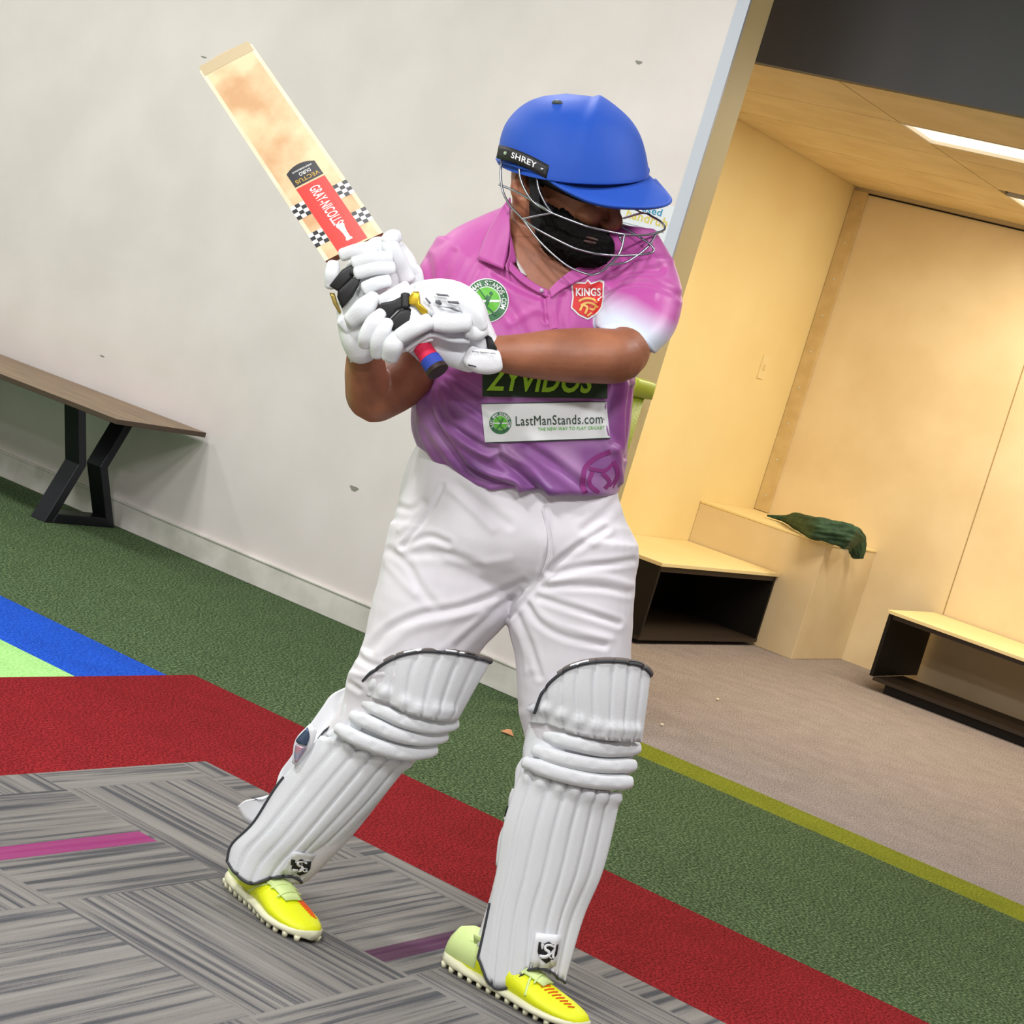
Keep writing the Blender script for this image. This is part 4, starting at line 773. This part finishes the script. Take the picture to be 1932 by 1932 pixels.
gpoly('cuff_strap', [(365, 1180), (470, 1180), (470, 1260), (370, 1310)], 190, M_wht, gu, 8, .02)
# lower glove
def tube_g(pts, n=5, ring=28, **k): return loft_t([G2(*q[:3])+tuple(q[3:]) for q in pts], n, ring, **k)
V, N, F = fuse([tube_g([(600, 1100, 262, 34, 24), (720, 1040, 268, 46, 28), (900, 940, 266, 60, 30), (1100, 880, 254, 66, 34), (1280, 900, 244, 62, 36), (1400, 1050, 236, 48, 34), (1500, 1180, 230, 40, 32), (1570, 1230, 226, 36, 30)], l0=8, l1=6),
                tube_g([(1060, 1150, 252, 24, 20), (1240, 1230, 244, 24, 20), (1420, 1290, 234, 24, 20)], 4, 18)], 4, 5)
mk('palm', W(V), F, M_wht, gl)
for a, r in (([(640, 880, 296, 11), (570, 960, 300, 15), (510, 1080, 296, 15), (500, 1150, 286, 13)], 15), ([(700, 960, 302, 11), (655, 1030, 304, 15), (610, 1130, 300, 15), (605, 1240, 288, 12)], 15), ([(770, 1090, 304, 15), (745, 1160, 304, 20), (715, 1260, 292, 17)], 18), ([(800, 1080, 306, 15), (920, 1010, 310, 17), (1050, 950, 306, 16)], 16)):
    sausage('finger_roll', a, r, M_whtp, gl, .8)
for a, r in (([(1115, 960, 300, 17), (1240, 965, 302, 19), (1385, 960, 294, 17)], 18), ([(950, 650, 282, 10), (1060, 650, 286, 11), (1200, 680, 280, 10)], 10), ([(1230, 710, 282, 9), (1330, 780, 288, 13), (1440, 900, 284, 17), (1490, 1010, 276, 18)], 15), ([(1400, 1030, 286, 14), (1460, 1050, 282, 14), (1525, 1020, 272, 14)], 13)):
    sausage('backhand_roll', a, r, M_whtp, gl, .75)
sausage('side_edge', [(860, 1190, 286, 5), (980, 1110, 292, 5), (1090, 1065, 292, 5), (1250, 1110, 286, 5), (1400, 1120, 278, 5)], 5, M_whtp, gl, 1)
sausage('side_edge', [(890, 1200, 278, 5), (940, 1150, 284, 6), (1000, 1120, 286, 6), (1080, 1100, 286, 5)], 6, M_whtp, gl, 1)
pz = 296
plate = gpoly('backhand_plate', [(900, 690), (960, 650), (1200, 680), (1300, 760), (1345, 880), (1320, 905), (1080, 900), (1000, 880)], 290, M_wht, gl, 8, .008)
gpoly('gold_patch', [(880, 740), (915, 690), (968, 690), (978, 790), (1040, 850), (1045, 890), (990, 885), (930, 810), (882, 800)], 296, mat('gold shield', '#c9aa2c', .3, metal=.6), gl, 3, .003)
Ms = mat('silver grey print', '#6d7178', .4)
for pts in ([(1110, 705), (1215, 715), (1235, 735), (1130, 725)], [(1030, 740), (1075, 790), (1060, 800), (1020, 750)], [(1110, 760), (1150, 765), (1130, 775), (1170, 800), (1150, 810), (1110, 790)], [(1215, 770), (1310, 775), (1320, 800), (1225, 790)], [(1165, 820), (1260, 825), (1340, 865), (1300, 865), (1240, 840)]):
    gpoly('silver_print', pts, 305, Ms, plate, 1, .001)
for pts in ([(830, 725), (835, 830), (780, 850), (690, 945), (640, 900), (545, 915), (640, 790), (740, 770)], [(880, 830), (985, 900), (860, 990), (770, 1060), (620, 1045), (670, 960), (700, 950), (800, 850)]):
    gpoly('finger_panel', pts, 290, M_blk, gl, 8)
sausage('knuckle_pad', [(850, 720, 288), (850, 820, 292)], 9, M_blk, gl, .8)
gpoly('wrist_band', [(1540, 1050), (1600, 1090), (1645, 1180), (1640, 1240), (1560, 1180)], 262, M_blk, gl, 8, .02)
sausage('cuff', [(1480, 1110, 258, 13), (1540, 1150, 258, 13), (1560, 1190, 256, 10)], 12, M_wht, gl)
stp = sausage('wrist_strap', [(1400, 1240, 262, 19), (1480, 1285, 266, 24), (1580, 1300, 262, 24), (1640, 1290, 254, 21)], 21, M_wht, gl, .8, 3.2, .3)
V2, F2 = text_geo('www.cricket.com', .02)
def glove_text(s, cx, cy, wd, ht, ang, z, mm, par):
    V2, F2 = text_geo(s, .02); P, F2 = place2d(V2, F2, *G2(cx, cy, 0)[:2], wd, ht, ang); mk('lettering', W([(x, y, z) for x, y in P]), F2, mm, par, smooth=False, recalc=False)
glove_text('www.teamsg.com', 1530, 1222, 44, 5, 5, 287, M_blk, stp)
gpoly('strap_print', [(1390, 1320), (1460, 1335), (1470, 1345), (1400, 1338)], 286, M_blk, stp, 1, .001)

# ------------------------------------------------------------ leg pads
def PA(*p): return [(400+x/3.116, 1200+y/3.116) for x, y in p]
def PB(*p): return [(820+x/2.6396, 1200+y/2.6396) for x, y in p]
M_pipe = mat('dark grey piping', '#3c3f44', .6); M_bind = mat('brown grey binding', '#6f6761', .7)
def section(nm, isos, zs, bs, parent, roll=5.0, bumps=(), ph0=-.85, ph1=1.15, per=9, nv=10, mm=None, edge=0, thick=.018):
    """quilted sheet wrapped round the shin; isos = rows of roll boundaries, each row top to bottom"""
    nb = len(isos[0]); R = []
    for k, row in enumerate(isos):
        P = cr(row, per); u = np.linspace(0, 1, len(P)); ph = ph0+(ph1-ph0)*u; z = zs[k]+bs[k]*(np.cos(ph))
        R.append(np.column_stack([P, z]))
    R = np.array(R); G = np.array([cr(R[:, j], nv) for j in range(R.shape[1])]).transpose(1, 0, 2)
    nr, nc = G.shape[:2]; ph = ph0+(ph1-ph0)*np.linspace(0, 1, nc); loc = (np.arange(nc) % per)/per; loc[-1] = 0
    pr = roll*(1.25-1.25*np.abs(2*loc-1)**4.5); v = np.linspace(0, 1, nr); en = 1-edge*(np.abs(2*v-1)**8)
    off = pr[None]*en[:, None]
    for cx, cy, r_, am in bumps: off = off+am*np.exp(-(((G[:, :, 0]-cx)**2+(G[:, :, 1]-cy)**2)/r_**2)**1.5)
    off = off*np.minimum(1, (np.arange(nc)+.01)/6)[None]
    mw = np.array([isos[0][-1][0]-isos[0][0][0], isos[0][-1][1]-isos[0][0][1]], float); mw /= np.linalg.norm(mw)
    G[:, :, 0] += off*np.sin(ph)[None]*mw[0]; G[:, :, 1] += off*np.sin(ph)[None]*mw[1]; G[:, :, 2] += off*np.maximum(np.cos(ph), .25)[None]
    V = G.reshape(-1, 3); F = [(i*nc+j, i*nc+j+1, (i+1)*nc+j+1, (i+1)*nc+j) for i in range(nr-1) for j in range(nc-1)]
    o = mk(nm, W(V), F, mm or M_whtp, parent, recalc=False)
    if np.dot(np.mean([q.normal for q in o.data.polygons], axis=0), FWD) > 0: o.data.flip_normals()
    s = o.modifiers.new('s', 'SOLIDIFY'); s.thickness = thick; s.offset = -1
    return o, G
def edge_tube(nm, pts, r, mm, parent): V, F = loft_t([tuple(p)+(r,) for p in pts], 2, 8, 1, 1); return mk(nm, W(V), F, mm, parent)
def knee(nm, pts, z, b, r, parent, pins, ph0=-.75, ph1=1.2):
    P = cr(pts, 6); u = np.linspace(0, 1, len(P)); ph = ph0+(ph1-ph0)*u; zz = z+b*np.cos(ph); Q = [(p[0], p[1], q, r*(1 if .06 < t < .97 else .8), r*.85) for p, q, t in zip(P, zz, u)]
    V, F = loft_t(Q, 2, 20, r*.5, r*.4, 2.4); V = np.array(V)
    for t in pins:
        i = int(t*(len(P)-1)); c = np.array([P[i][0], P[i][1]]); d2 = ((V[:, 0]-c[0])**2+(V[:, 1]-c[1])**2)/16; V[:, 2] -= np.where(V[:, 2] > zz[i], 4*np.exp(-d2), 0)
    return mk(nm, W(V), F, M_whtp, parent)
pb = root('batting_pad', tuple(w1(1040, 1560, 0)*Vector((1, 1, 0))), 'white batting pad on the front leg, standing almost upright right of the other pad', 'leg pad')
pa = root('batting_pad', tuple(w1(600, 1520, -40)*Vector((1, 1, 0))), 'white batting pad on the slanting back leg, under the raised bat', 'leg pad')
# front-leg pad
T = PB((496, 388), (556, 262), (640, 182), (715, 148), (800, 132), (890, 130), (965, 140), (1030, 160), (1072, 205))
Mt = PB((492, 392), (560, 340), (630, 310), (705, 300), (790, 300), (875, 305), (950, 310), (1010, 320), (1058, 330))
Kt = PB((468, 430), (560, 440), (645, 470), (720, 495), (800, 512), (868, 522), (930, 528), (985, 530), (1030, 530))
bm_ = [(820+x/2.6396, 1200+y/2.6396, 11, 7) for x, y in ((560, 365), (640, 395), (722, 425), (800, 450), (870, 465), (930, 470), (990, 475))]
s1, Gt = section('top_section', [T, Mt, Kt], [44, 40, 30], [78, 76, 72], pb, 4.0, bm_, -.95, 1.2, 8, 10)
K2 = PB((437, 640), (503, 680), (582, 715), (660, 738), (733, 755), (802, 765), (863, 772), (928, 772))
M1 = PB((345, 930), (425, 930), (515, 940), (600, 945), (680, 950), (755, 955), (820, 958), (896, 940))
M2 = PB((305, 1180), (378, 1180), (460, 1180), (545, 1180), (625, 1182), (700, 1185), (765, 1185), (834, 1180))
M3 = PB((262, 1400), (325, 1410), (405, 1410), (480, 1410), (560, 1412), (622, 1412), (672, 1410), (742, 1400))
Bt = PB((218, 1600), (288, 1738), (365, 1745), (458, 1664), (515, 1652), (572, 1665), (606, 1695), (646, 1722))
bd = [(820+x/2.6396, 1200+y/2.6396, 11, 9) for x, y in ((470, 700), (540, 730), (622, 757), (697, 777), (768, 795), (832, 803), (893, 803))]
s2, Gs = section('shin_section', [K2, M1, M2, M3, Bt], [12, 8, 2, 0, 4], [62, 60, 58, 54, 50], pb, 4.5, bd, -.85, 1.15, 8, 9)
kb = mat('white padding', '#e6eaee')
knee('knee_roll', PB((560, 495), (700, 535), (850, 565), (1008, 558)), 14, 78, 14.5, pb, (.15, .45, .75))
knee('knee_roll', PB((505, 570), (650, 615), (820, 645), (988, 645)), 14, 78, 14.5, pb, (.12, .42, .65, .85))
knee('knee_roll', PB((455, 630), (640, 690), (800, 722), (968, 728)), 14, 76, 15.5, pb, (.2, .45, .7, .9))
section('knee_wing', [PB((466, 432), (520, 425), (600, 450), (700, 500)), PB((448, 530), (500, 530), (560, 545), (640, 590)), PB((432, 655), (470, 670), (520, 690), (560, 712))], [16, 14, 12], [70, 70, 64], pb, 0, (), -1.0, -.1, 8, 8)
section('knee_backing', [PB((470, 440), (640, 490), (820, 520), (1000, 525)), PB((440, 560), (620, 620), (800, 650), (982, 640)), PB((440, 660), (600, 720), (780, 760), (952, 755))], [20, 12, 10], [70, 66, 62], pb, 0, (), -.9, 1.15, 8, 8)
edge_tube('piping', [tuple(p+np.array([0, -1, 2])) for p in Gt[0]], 3.0, M_pipe, pb)
edge_tube('binding', [tuple(p+np.array([1, -4, -8])) for p in Gt[0][14:]], 5.0, M_bind, pb)
patch('binding_patch', [[tuple(Gt[0][k]+np.array([0, -7, -1])) for k in range(20, 30, 3)], [tuple(Gt[0][k]+np.array([0, -3, 3])) for k in range(20, 30, 3)]], M_wht, pb, .002)
patch('binding_patch', [[tuple(Gt[0][k]+np.array([0, -7, -1])) for k in range(48, 58, 3)], [tuple(Gt[0][k]+np.array([0, -3, 3])) for k in range(48, 58, 3)]], M_blk, pb, .002)
edge_tube('piping', [tuple(p+np.array([-1, 1, 0])) for p in list(Gs[24:, 0])]+[tuple(p+np.array([0, 2, 1])) for p in Gs[-1][1:]], 2.6, M_pipe, pb)
# back-leg pad
T = PA((886, 268), (965, 200), (1080, 130), (1215, 96), (1340, 98), (1450, 112), (1550, 135), (1634, 162))
Mt = PA((890, 275), (990, 250), (1070, 240), (1165, 240), (1285, 245), (1390, 255), (1480, 280), (1560, 290))
Kt = PA((880, 310), (940, 360), (1040, 400), (1140, 455), (1225, 480), (1310, 500), (1385, 505), (1440, 498))
bm_ = [(400+x/3.116, 1200+y/3.116, 12, 7) for x, y in ((955, 280), (1025, 335), (1130, 392), (1212, 432), (1312, 440), (1390, 448))]
s1, Gt = section('top_section', [T, Mt, Kt], [22, 20, 12], [80, 78, 76], pa, 4.0, bm_, -.95, 1.25, 8, 10)
K2 = PA((640, 585), (765, 620), (850, 672), (940, 705), (1022, 727), (1095, 742), (1166, 738))
M1 = PA((400, 855), (560, 860), (640, 920), (740, 942), (830, 957), (912, 967), (1000, 940))
M2 = PA((248, 1090), (340, 1130), (425, 1180), (530, 1192), (620, 1185), (700, 1185), (785, 1170))
M3 = PA((120, 1220), (215, 1265), (300, 1320), (400, 1330), (500, 1310), (575, 1290), (640, 1330))
Bt = PA((90, 1320), (152, 1400), (232, 1452), (340, 1418), (412, 1408), (470, 1410), (522, 1444))
bd = [(400+x/3.116, 1200+y/3.116, 11, 9) for x, y in ((722, 595), (812, 645), (897, 690), (985, 718), (1060, 735), (1130, 745))]
s2, Gs = section('shin_section', [K2, M1, M2, M3, Bt], [-24, -40, -54, -64, -66], [66, 62, 58, 54, 50], pa, 4.8, bd, -.85, 1.2, 8, 9)
knee('knee_roll', PA((905, 395), (1020, 450), (1160, 510), (1300, 535), (1428, 515)), -6, 82, 13.5, pa, (.15, .45, .75))
knee('knee_roll', PA((830, 470), (950, 520), (1080, 578), (1225, 605), (1366, 590)), -10, 82, 13.5, pa, (.15, .4, .68))
knee('knee_roll', PA((745, 545), (860, 605), (1000, 658), (1150, 688), (1304, 668)), -14, 80, 14.5, pa, (.2, .45, .7))
section('knee_wing', [PA((880, 280), (920, 330), (960, 370), (1010, 400)), PA((780, 400), (820, 420), (870, 440), (920, 470)), PA((728, 540), (760, 560), (800, 580), (850, 610))], [-2, -8, -16], [72, 72, 68], pa, 0, (), -1.0, -.3, 8, 8)
section('knee_backing', [PA((890, 350), (1080, 440), (1250, 490), (1420, 495)), PA((800, 480), (1000, 560), (1180, 600), (1365, 590)), PA((660, 580), (880, 680), (1060, 730), (1230, 720))], [6, -8, -20], [76, 72, 66], pa, 0, (), -.9, 1.2, 8, 8)
edge_tube('piping', [tuple(p+np.array([0, -1, 2])) for p in Gt[0]], 3.0, M_pipe, pa)
edge_tube('binding', [tuple(p+np.array([1, -4, -8])) for p in Gt[0][12:]], 5.0, M_bind, pa)
patch('binding_patch', [[tuple(Gt[0][k]+np.array([0, -7, -1])) for k in range(19, 27, 2)], [tuple(Gt[0][k]+np.array([0, -3, 3])) for k in range(19, 27, 2)]], M_wht, pa, .002)
patch('binding_patch', [[tuple(Gt[0][k]+np.array([0, -7, -1])) for k in range(34, 43, 2)], [tuple(Gt[0][k]+np.array([0, -3, 3])) for k in range(34, 43, 2)]], M_wht, pa, .002)
patch('binding_patch', [[tuple(Gt[0][k]+np.array([0, -7, -1])) for k in range(43, 49, 2)], [tuple(Gt[0][k]+np.array([0, -3, 3])) for k in range(43, 49, 2)]], M_blk, pa, .002)
edge_tube('piping', [tuple(p+np.array([-1, 1, 0])) for p in list(Gs[8:, 0])]+[tuple(p+np.array([0, 2, 1])) for p in Gs[-1][1:]], 2.6, M_pipe, pa)
# wings, straps and buckle behind the back leg
def wrap(nm, L, Rr, z0, mm, parent, bulge=14): 
    a = [(x, y, z0) for x, y in L]; b = [(x, y, z0+10) for x, y in Rr]; mmid = [((p[0]+q[0])/2, (p[1]+q[1])/2, z0+bulge) for p, q in zip(L, Rr)]
    return patch(nm, [a, mmid, b], mm, parent, .012, 5, 4)
wrap('calf_wing', PA((800, 300), (700, 350), (640, 430), (560, 540), (500, 600), (470, 700), (400, 800), (370, 900)), PA((830, 330), (790, 400), (760, 480), (700, 560), (650, 640), (590, 740), (500, 830), (420, 900)), -30, M_wht, pa, 0)
o = patch('buckle_tab', [[(p[0], p[1], 20) for p in PA((575, 515), (490, 610), (470, 745))], [(p[0], p[1], 24) for p in PA((612, 560), (580, 660), (490, 762))]], M_wht, pa, .006, 4, 2)
patch('buckle_panel', [[(p[0], p[1], 26) for p in PA((562, 535), (495, 608), (505, 632))], [(p[0], p[1], 28) for p in PA((570, 570), (572, 600), (556, 645))]], mat('steel blue tab', '#4d5f78', .3, metal=.4), o, .002, 4, 2)
patch('buckle_panel', [[(p[0], p[1], 26) for p in PA((490, 640), (482, 700), (486, 740))], [(p[0], p[1], 28) for p in PA((558, 655), (530, 700), (500, 738))]], mat('iridescent tab', '#8aa0b8', .3, metal=.3, col2='#c98f9a', scale=60), o, .002, 4, 2)
patch('strap_end', [[(p[0], p[1], -56) for p in PA((150, 1000), (165, 1040), (195, 1085), (245, 1105))], [(p[0], p[1], -50) for p in PA((200, 968), (240, 985), (290, 1010), (330, 1040))], [(p[0], p[1], -46) for p in PA((300, 965), (345, 940), (380, 930), (400, 960))]], M_wht, pa, .004, 4, 4)
edge_tube('strap_edge', [(p[0], p[1], 8) for p in PA((700, 530), (660, 560), (625, 606))], 2.2, M_pipe, pa)
wrap('calf_wing', PB((440, 600), (405, 660), (395, 760), (370, 800), (360, 900), (320, 1000), (303, 1140)), PB((460, 640), (450, 700), (440, 780), (410, 860), (390, 950), (350, 1060), (330, 1160)), -20, M_wht, pb, 4)
patch('buckle', [[(p[0], p[1], 4) for p in PB((358, 850), (350, 880), (345, 900))], [(p[0], p[1], 8) for p in PB((385, 835), (382, 870), (378, 900))]], M_blk, pb, .006)
patch('strap_end', [[(p[0], p[1], -10) for p in PB((385, 760), (370, 800), (368, 835))], [(p[0], p[1], -4) for p in PB((408, 760), (400, 800), (392, 832))]], M_wht, pb, .006)
patch('strap_end', [[(p[0], p[1], -10) for p in PB((345, 895), (345, 915), (352, 918))], [(p[0], p[1], -4) for p in PB((378, 898), (375, 912), (370, 918))]], M_wht, pb, .006)
# shield emblems
def on_pad(nm, V2, F, sec, dz, mm, parent):
    dg = bpy.context.evaluated_depsgraph_get(); bv = BVHTree.FromObject(sec, dg); off = Vector(sec.matrix_world.translation); out = []
    for x, y in V2:
        d = Vector((W([(x, y, 0)])[0]-CPOS)).normalized(); h = bv.ray_cast(Vector(CPOS)-off, d); out.append((h[0]+off-d*dz) if h[0] is not None else w1(x, y, 60))
    o = mk(nm, out, F, mm, parent, recalc=False); s = o.modifiers.new('s', 'SOLIDIFY'); s.thickness = .0004; s.offset = 0; return o
bpy.context.view_layer.update()
def emblem(cx, cy, sx, sy, ang, sec, parent, plate):
    a = math.radians(ang); tr_ = lambda p: (cx+p[0]*sx*math.cos(a)-p[1]*sy*math.sin(a), cy+p[0]*sx*math.sin(a)+p[1]*sy*math.cos(a))
    V2, F = polyfill(plate, 2); o = on_pad('emblem_plate', V2, F, sec, .0045, M_wht, parent)
    sh_ = [(-1, -.85), (-.4, -.75), (0, -1.0), (.4, -.75), (1, -.85), (.98, .1), (.7, .65), (0, 1.1), (-.7, .65), (-.98, .1)]
    V2, F = polyfill([tr_(p) for p in sh_], 2); on_pad('emblem_shield', V2, F, sec, .0062, M_blk, o)
    P = cr([(.62, -.52), (.15, -.66), (-.28, -.5), (-.22, -.2), (.12, -.02), (.2, .26), (-.15, .5), (-.75, .52)], 8); T = np.gradient(P, axis=0); T /= np.linalg.norm(T, axis=1)[:, None]; wd = np.linspace(.10, .19, len(P))[:, None]; Nn = np.stack([-T[:, 1], T[:, 0]], 1)*wd
    k = len(P); V2 = [tr_(p) for p in np.concatenate([P+Nn, P-Nn])]; on_pad('emblem_letter', V2, [(i, i+1, k+i+1, k+i) for i in range(k-1)], sec, .0078, M_wht, o)
    P = cr([(.72, .18), (.45, .12), (.25, .32), (.42, .54), (.70, .46), (.66, .34), (.5, .33)], 5); T = np.gradient(P, axis=0); T /= np.linalg.norm(T, axis=1)[:, None]; Nn = np.stack([-T[:, 1], T[:, 0]], 1)*.06; k = len(P)
    on_pad('emblem_letter', [tr_(p) for p in np.concatenate([P+Nn, P-Nn])], [(i, i+1, k+i+1, k+i) for i in range(k-1)], sec, .0078, M_wht, o)
ePB = bpy.data.objects.get; secB = [o for o in pb.children if o.name.startswith('shin_section')][0]; secA = [o for o in pa.children if o.name.startswith('shin_section')][0]
emblem(1033, 1796, 19, 20, 8, secB, pb, PB((505, 1478), (632, 1490), (605, 1640), (560, 1655), (500, 1650), (466, 1660)))
emblem(567, 1636, 19, 15, 6, secA, pa, PA((478, 1268), (612, 1285), (570, 1360), (515, 1412), (440, 1400), (400, 1400)))

# ------------------------------------------------------------ shoes (children of the batsman)
M_yel = mat('fluorescent yellow knit', '#e6ef0a', .5, bump=.25, bscale=500); M_pale = mat('pale lime knit', '#d9efa0', .6, bump=.2, bscale=600); M_sole = mat('off white rubber', '#e6e6c6', .5); M_soleb = mat('pale heel', '#e4e2e6', .5); M_or = mat('orange print', '#f0641c', .5)
def shoe(heel, toe, side, nm='shoe', b0=.012, b1=.034, s0_=.62, s1_=.86, t1_=.74):
    """heel and toe points on the floor; side = +1 when the outer side faces the viewer's left hand"""
    h = np.array(heel, float); t = np.array(toe, float); L_ = np.linalg.norm(t-h); f = (t-h)/L_; lat = np.array([f[1], -f[0]]) ; z0 = .008
    def P(s, l, z): q = h+f*s*L_+lat*l; return (q[0], q[1], z)
    ss = np.linspace(0, 1, 26)
    hw = lambda s: np.interp(s, [0, .04, .12, .3, .5, .7, .82, .92, .98, 1], [.012, .026, .036, .038, .040, .050, .050, .038, .020, .006])
    cen = lambda s: np.interp(s, [0, .3, .7, 1], [0, .002, .004, -.008])*side
    top = lambda s: np.interp(s, [0, .04, .12, .2, .3, .42, .55, .7, .85, .95, 1], [.060, .085, .098, .100, .100, .094, .078, .060, .046, .036, .026])
    def shell(zb, zt, k, ex=2.3, s0=0, s1=1, grow=0):
        V = []; n = 24; S = np.linspace(s0, s1, 26)
        for s in S:
            w_ = hw(s)*k+grow; zt_ = zt(s); 
            for j in range(n):
                a = 2*math.pi*j/n; x, y = math.cos(a), math.sin(a); x = np.sign(x)*abs(x)**(2/ex); y_ = np.sign(y)*abs(y)**(2/ex)
                narrow = 1-.38*max(0, y)*min(1, zt_/.08); V.append(P(s, cen(s)+w_*x*narrow, zb+(zt_-zb)*(.5+.5*y_)))
        m_ = len(S); F = [(i*n+j, i*n+(j+1) % n, (i+1)*n+(j+1) % n, (i+1)*n+j) for i in range(m_-1) for j in range(n)]+[tuple(range(n)), tuple((m_-1)*n+j for j in reversed(range(n)))]
        return V, F
    V, F = shell(z0+.004, top, 1.0, 2.3, 0, .99); up = mk(nm, V, F, M_yel, pe)
    V, F = shell(z0+.006, lambda s: top(s)+.003, 1.0, 2.3, 0, .26, .0015); mk('heel_counter', V, F, M_pale, up)
    V, F = shell(z0, lambda s: z0+.020+.006*(s < .2), 1.06, 3.4, 0, 1, .002); mk('sole', V, F, M_sole, up)
    bv = bvh_of(*shell(z0+.004, top, 1.0))
    for i in range(14):
        s = .04+.91*i/13.0
        for sd in (-1, 1):
            c = P(s, cen(s)+sd*hw(s)*.88, 0); V, F = rings_to_mesh(np.array([(c[0], c[1], .0005), (c[0], c[1], .012)]), np.array([(.0055, 0, 0), (.0075, 0, 0)]), np.array([(0, .0055, 0), (0, .0075, 0)]), 8); mk('stud', V, F, M_sole, up)
    # tongue and laces
    V, F = [], []
    def top_pt(s, l, up_=.002): 
        q = P(s, l, .3); hh = bv.ray_cast(Vector(q), Vector((0, 0, -1))); return tuple(hh[0]+Vector((0, 0, up_))) if hh[0] is not None else P(s, l, top(s))
    G = [[top_pt(s, cen(s)+l*w, .003) for l in np.linspace(-1, 1, 7)] for s, w in zip(np.linspace(.20, t1_, 10), np.linspace(.044, .020, 10))]
    V = [p for r_ in G for p in r_]; F = [(i*7+j, i*7+j+1, (i+1)*7+j+1, (i+1)*7+j) for i in range(9) for j in range(6)]; mk('tongue', V, F, M_pale, up, solid=.003)
    for i in range(5):
        s = t1_-.34+.07*i; pts = [top_pt(s-.012*(-1)**i+.012*(-1)**i*u, cen(s)+l*.022, .0065) for u, l in ((0, -1.4), (.5, -.5), (1.2, .5), (2, 1.4))]
        V, F = loft_t([p+(.0022,) for p in pts], 4, 6, .001, .001); mk('lace', V, F, M_pale, up)
    # orange bars on the outer forefoot
    nst = 13
    for i in range(nst):
        s = s0_+(s1_-s0_)*i/(nst-1); k = .55+.45*math.sin(math.pi*i/(nst-1)); l0 = (.012) ; 
        pts = [top_pt(s+.02*u, cen(s)+-(b0+(b1-b0)*(.5+(u-.5)*k)), .0012) for u in (0, .5, 1)]; V, F = loft_t([p+(.0015,) for p in pts], 3, 6, .0005, .0005); mk('orange_bar', V, F, M_or, up)
    return up, P, top_pt, cen, hw, bv
STR = -1
heelB, toeB = (-1.865, 3.345), (-1.520, 3.352)
upB, PBs, tpB, cB, hB, bvB = shoe(heelB, toeB, 1, 'shoe', -.022, .004, .56, .87, .70)
heelA, toeA = (-2.325, 3.185), (-2.035, 3.095)
upA, PAs, tpA, cA, hA, bvA = shoe(heelA, toeA, 1)
def on_shoe(pts, r_, mm, par, bv, nm):
    out = []
    for x, y in pts:
        d = Vector((W([(x, y, 0)])[0]-CPOS)).normalized(); h_ = bv.ray_cast(Vector(CPOS), d)
        if h_[0] is not None: out.append(tuple(h_[0]-d*.002)+(r_,))
    if len(out) > 2: V, F = loft_t(out, 4, 6, .0005, .0005); mk(nm, V, F, mm, par)
on_shoe(PA((225, 1585), (238, 1612), (246, 1618), (256, 1605)), .0022, M_or, upA, bvA, 'swoosh')
for pts in (((170, 1560), (215, 1500), (270, 1470), (330, 1455)), ((215, 1590), (260, 1520), (290, 1480))): 
    P = [tuple(W([(p[0], p[1], 60)])[0])+(.0022,) for p in PA(*pts)]
    on_shoe(PA(*pts), .0022, M_pale, upA, bvA, 'lace')
for pts in (((425, 1845), (450, 1790), (470, 1720), (485, 1690)),): on_shoe(PB(*pts), .0025, M_pale, upB, bvB, 'lace')
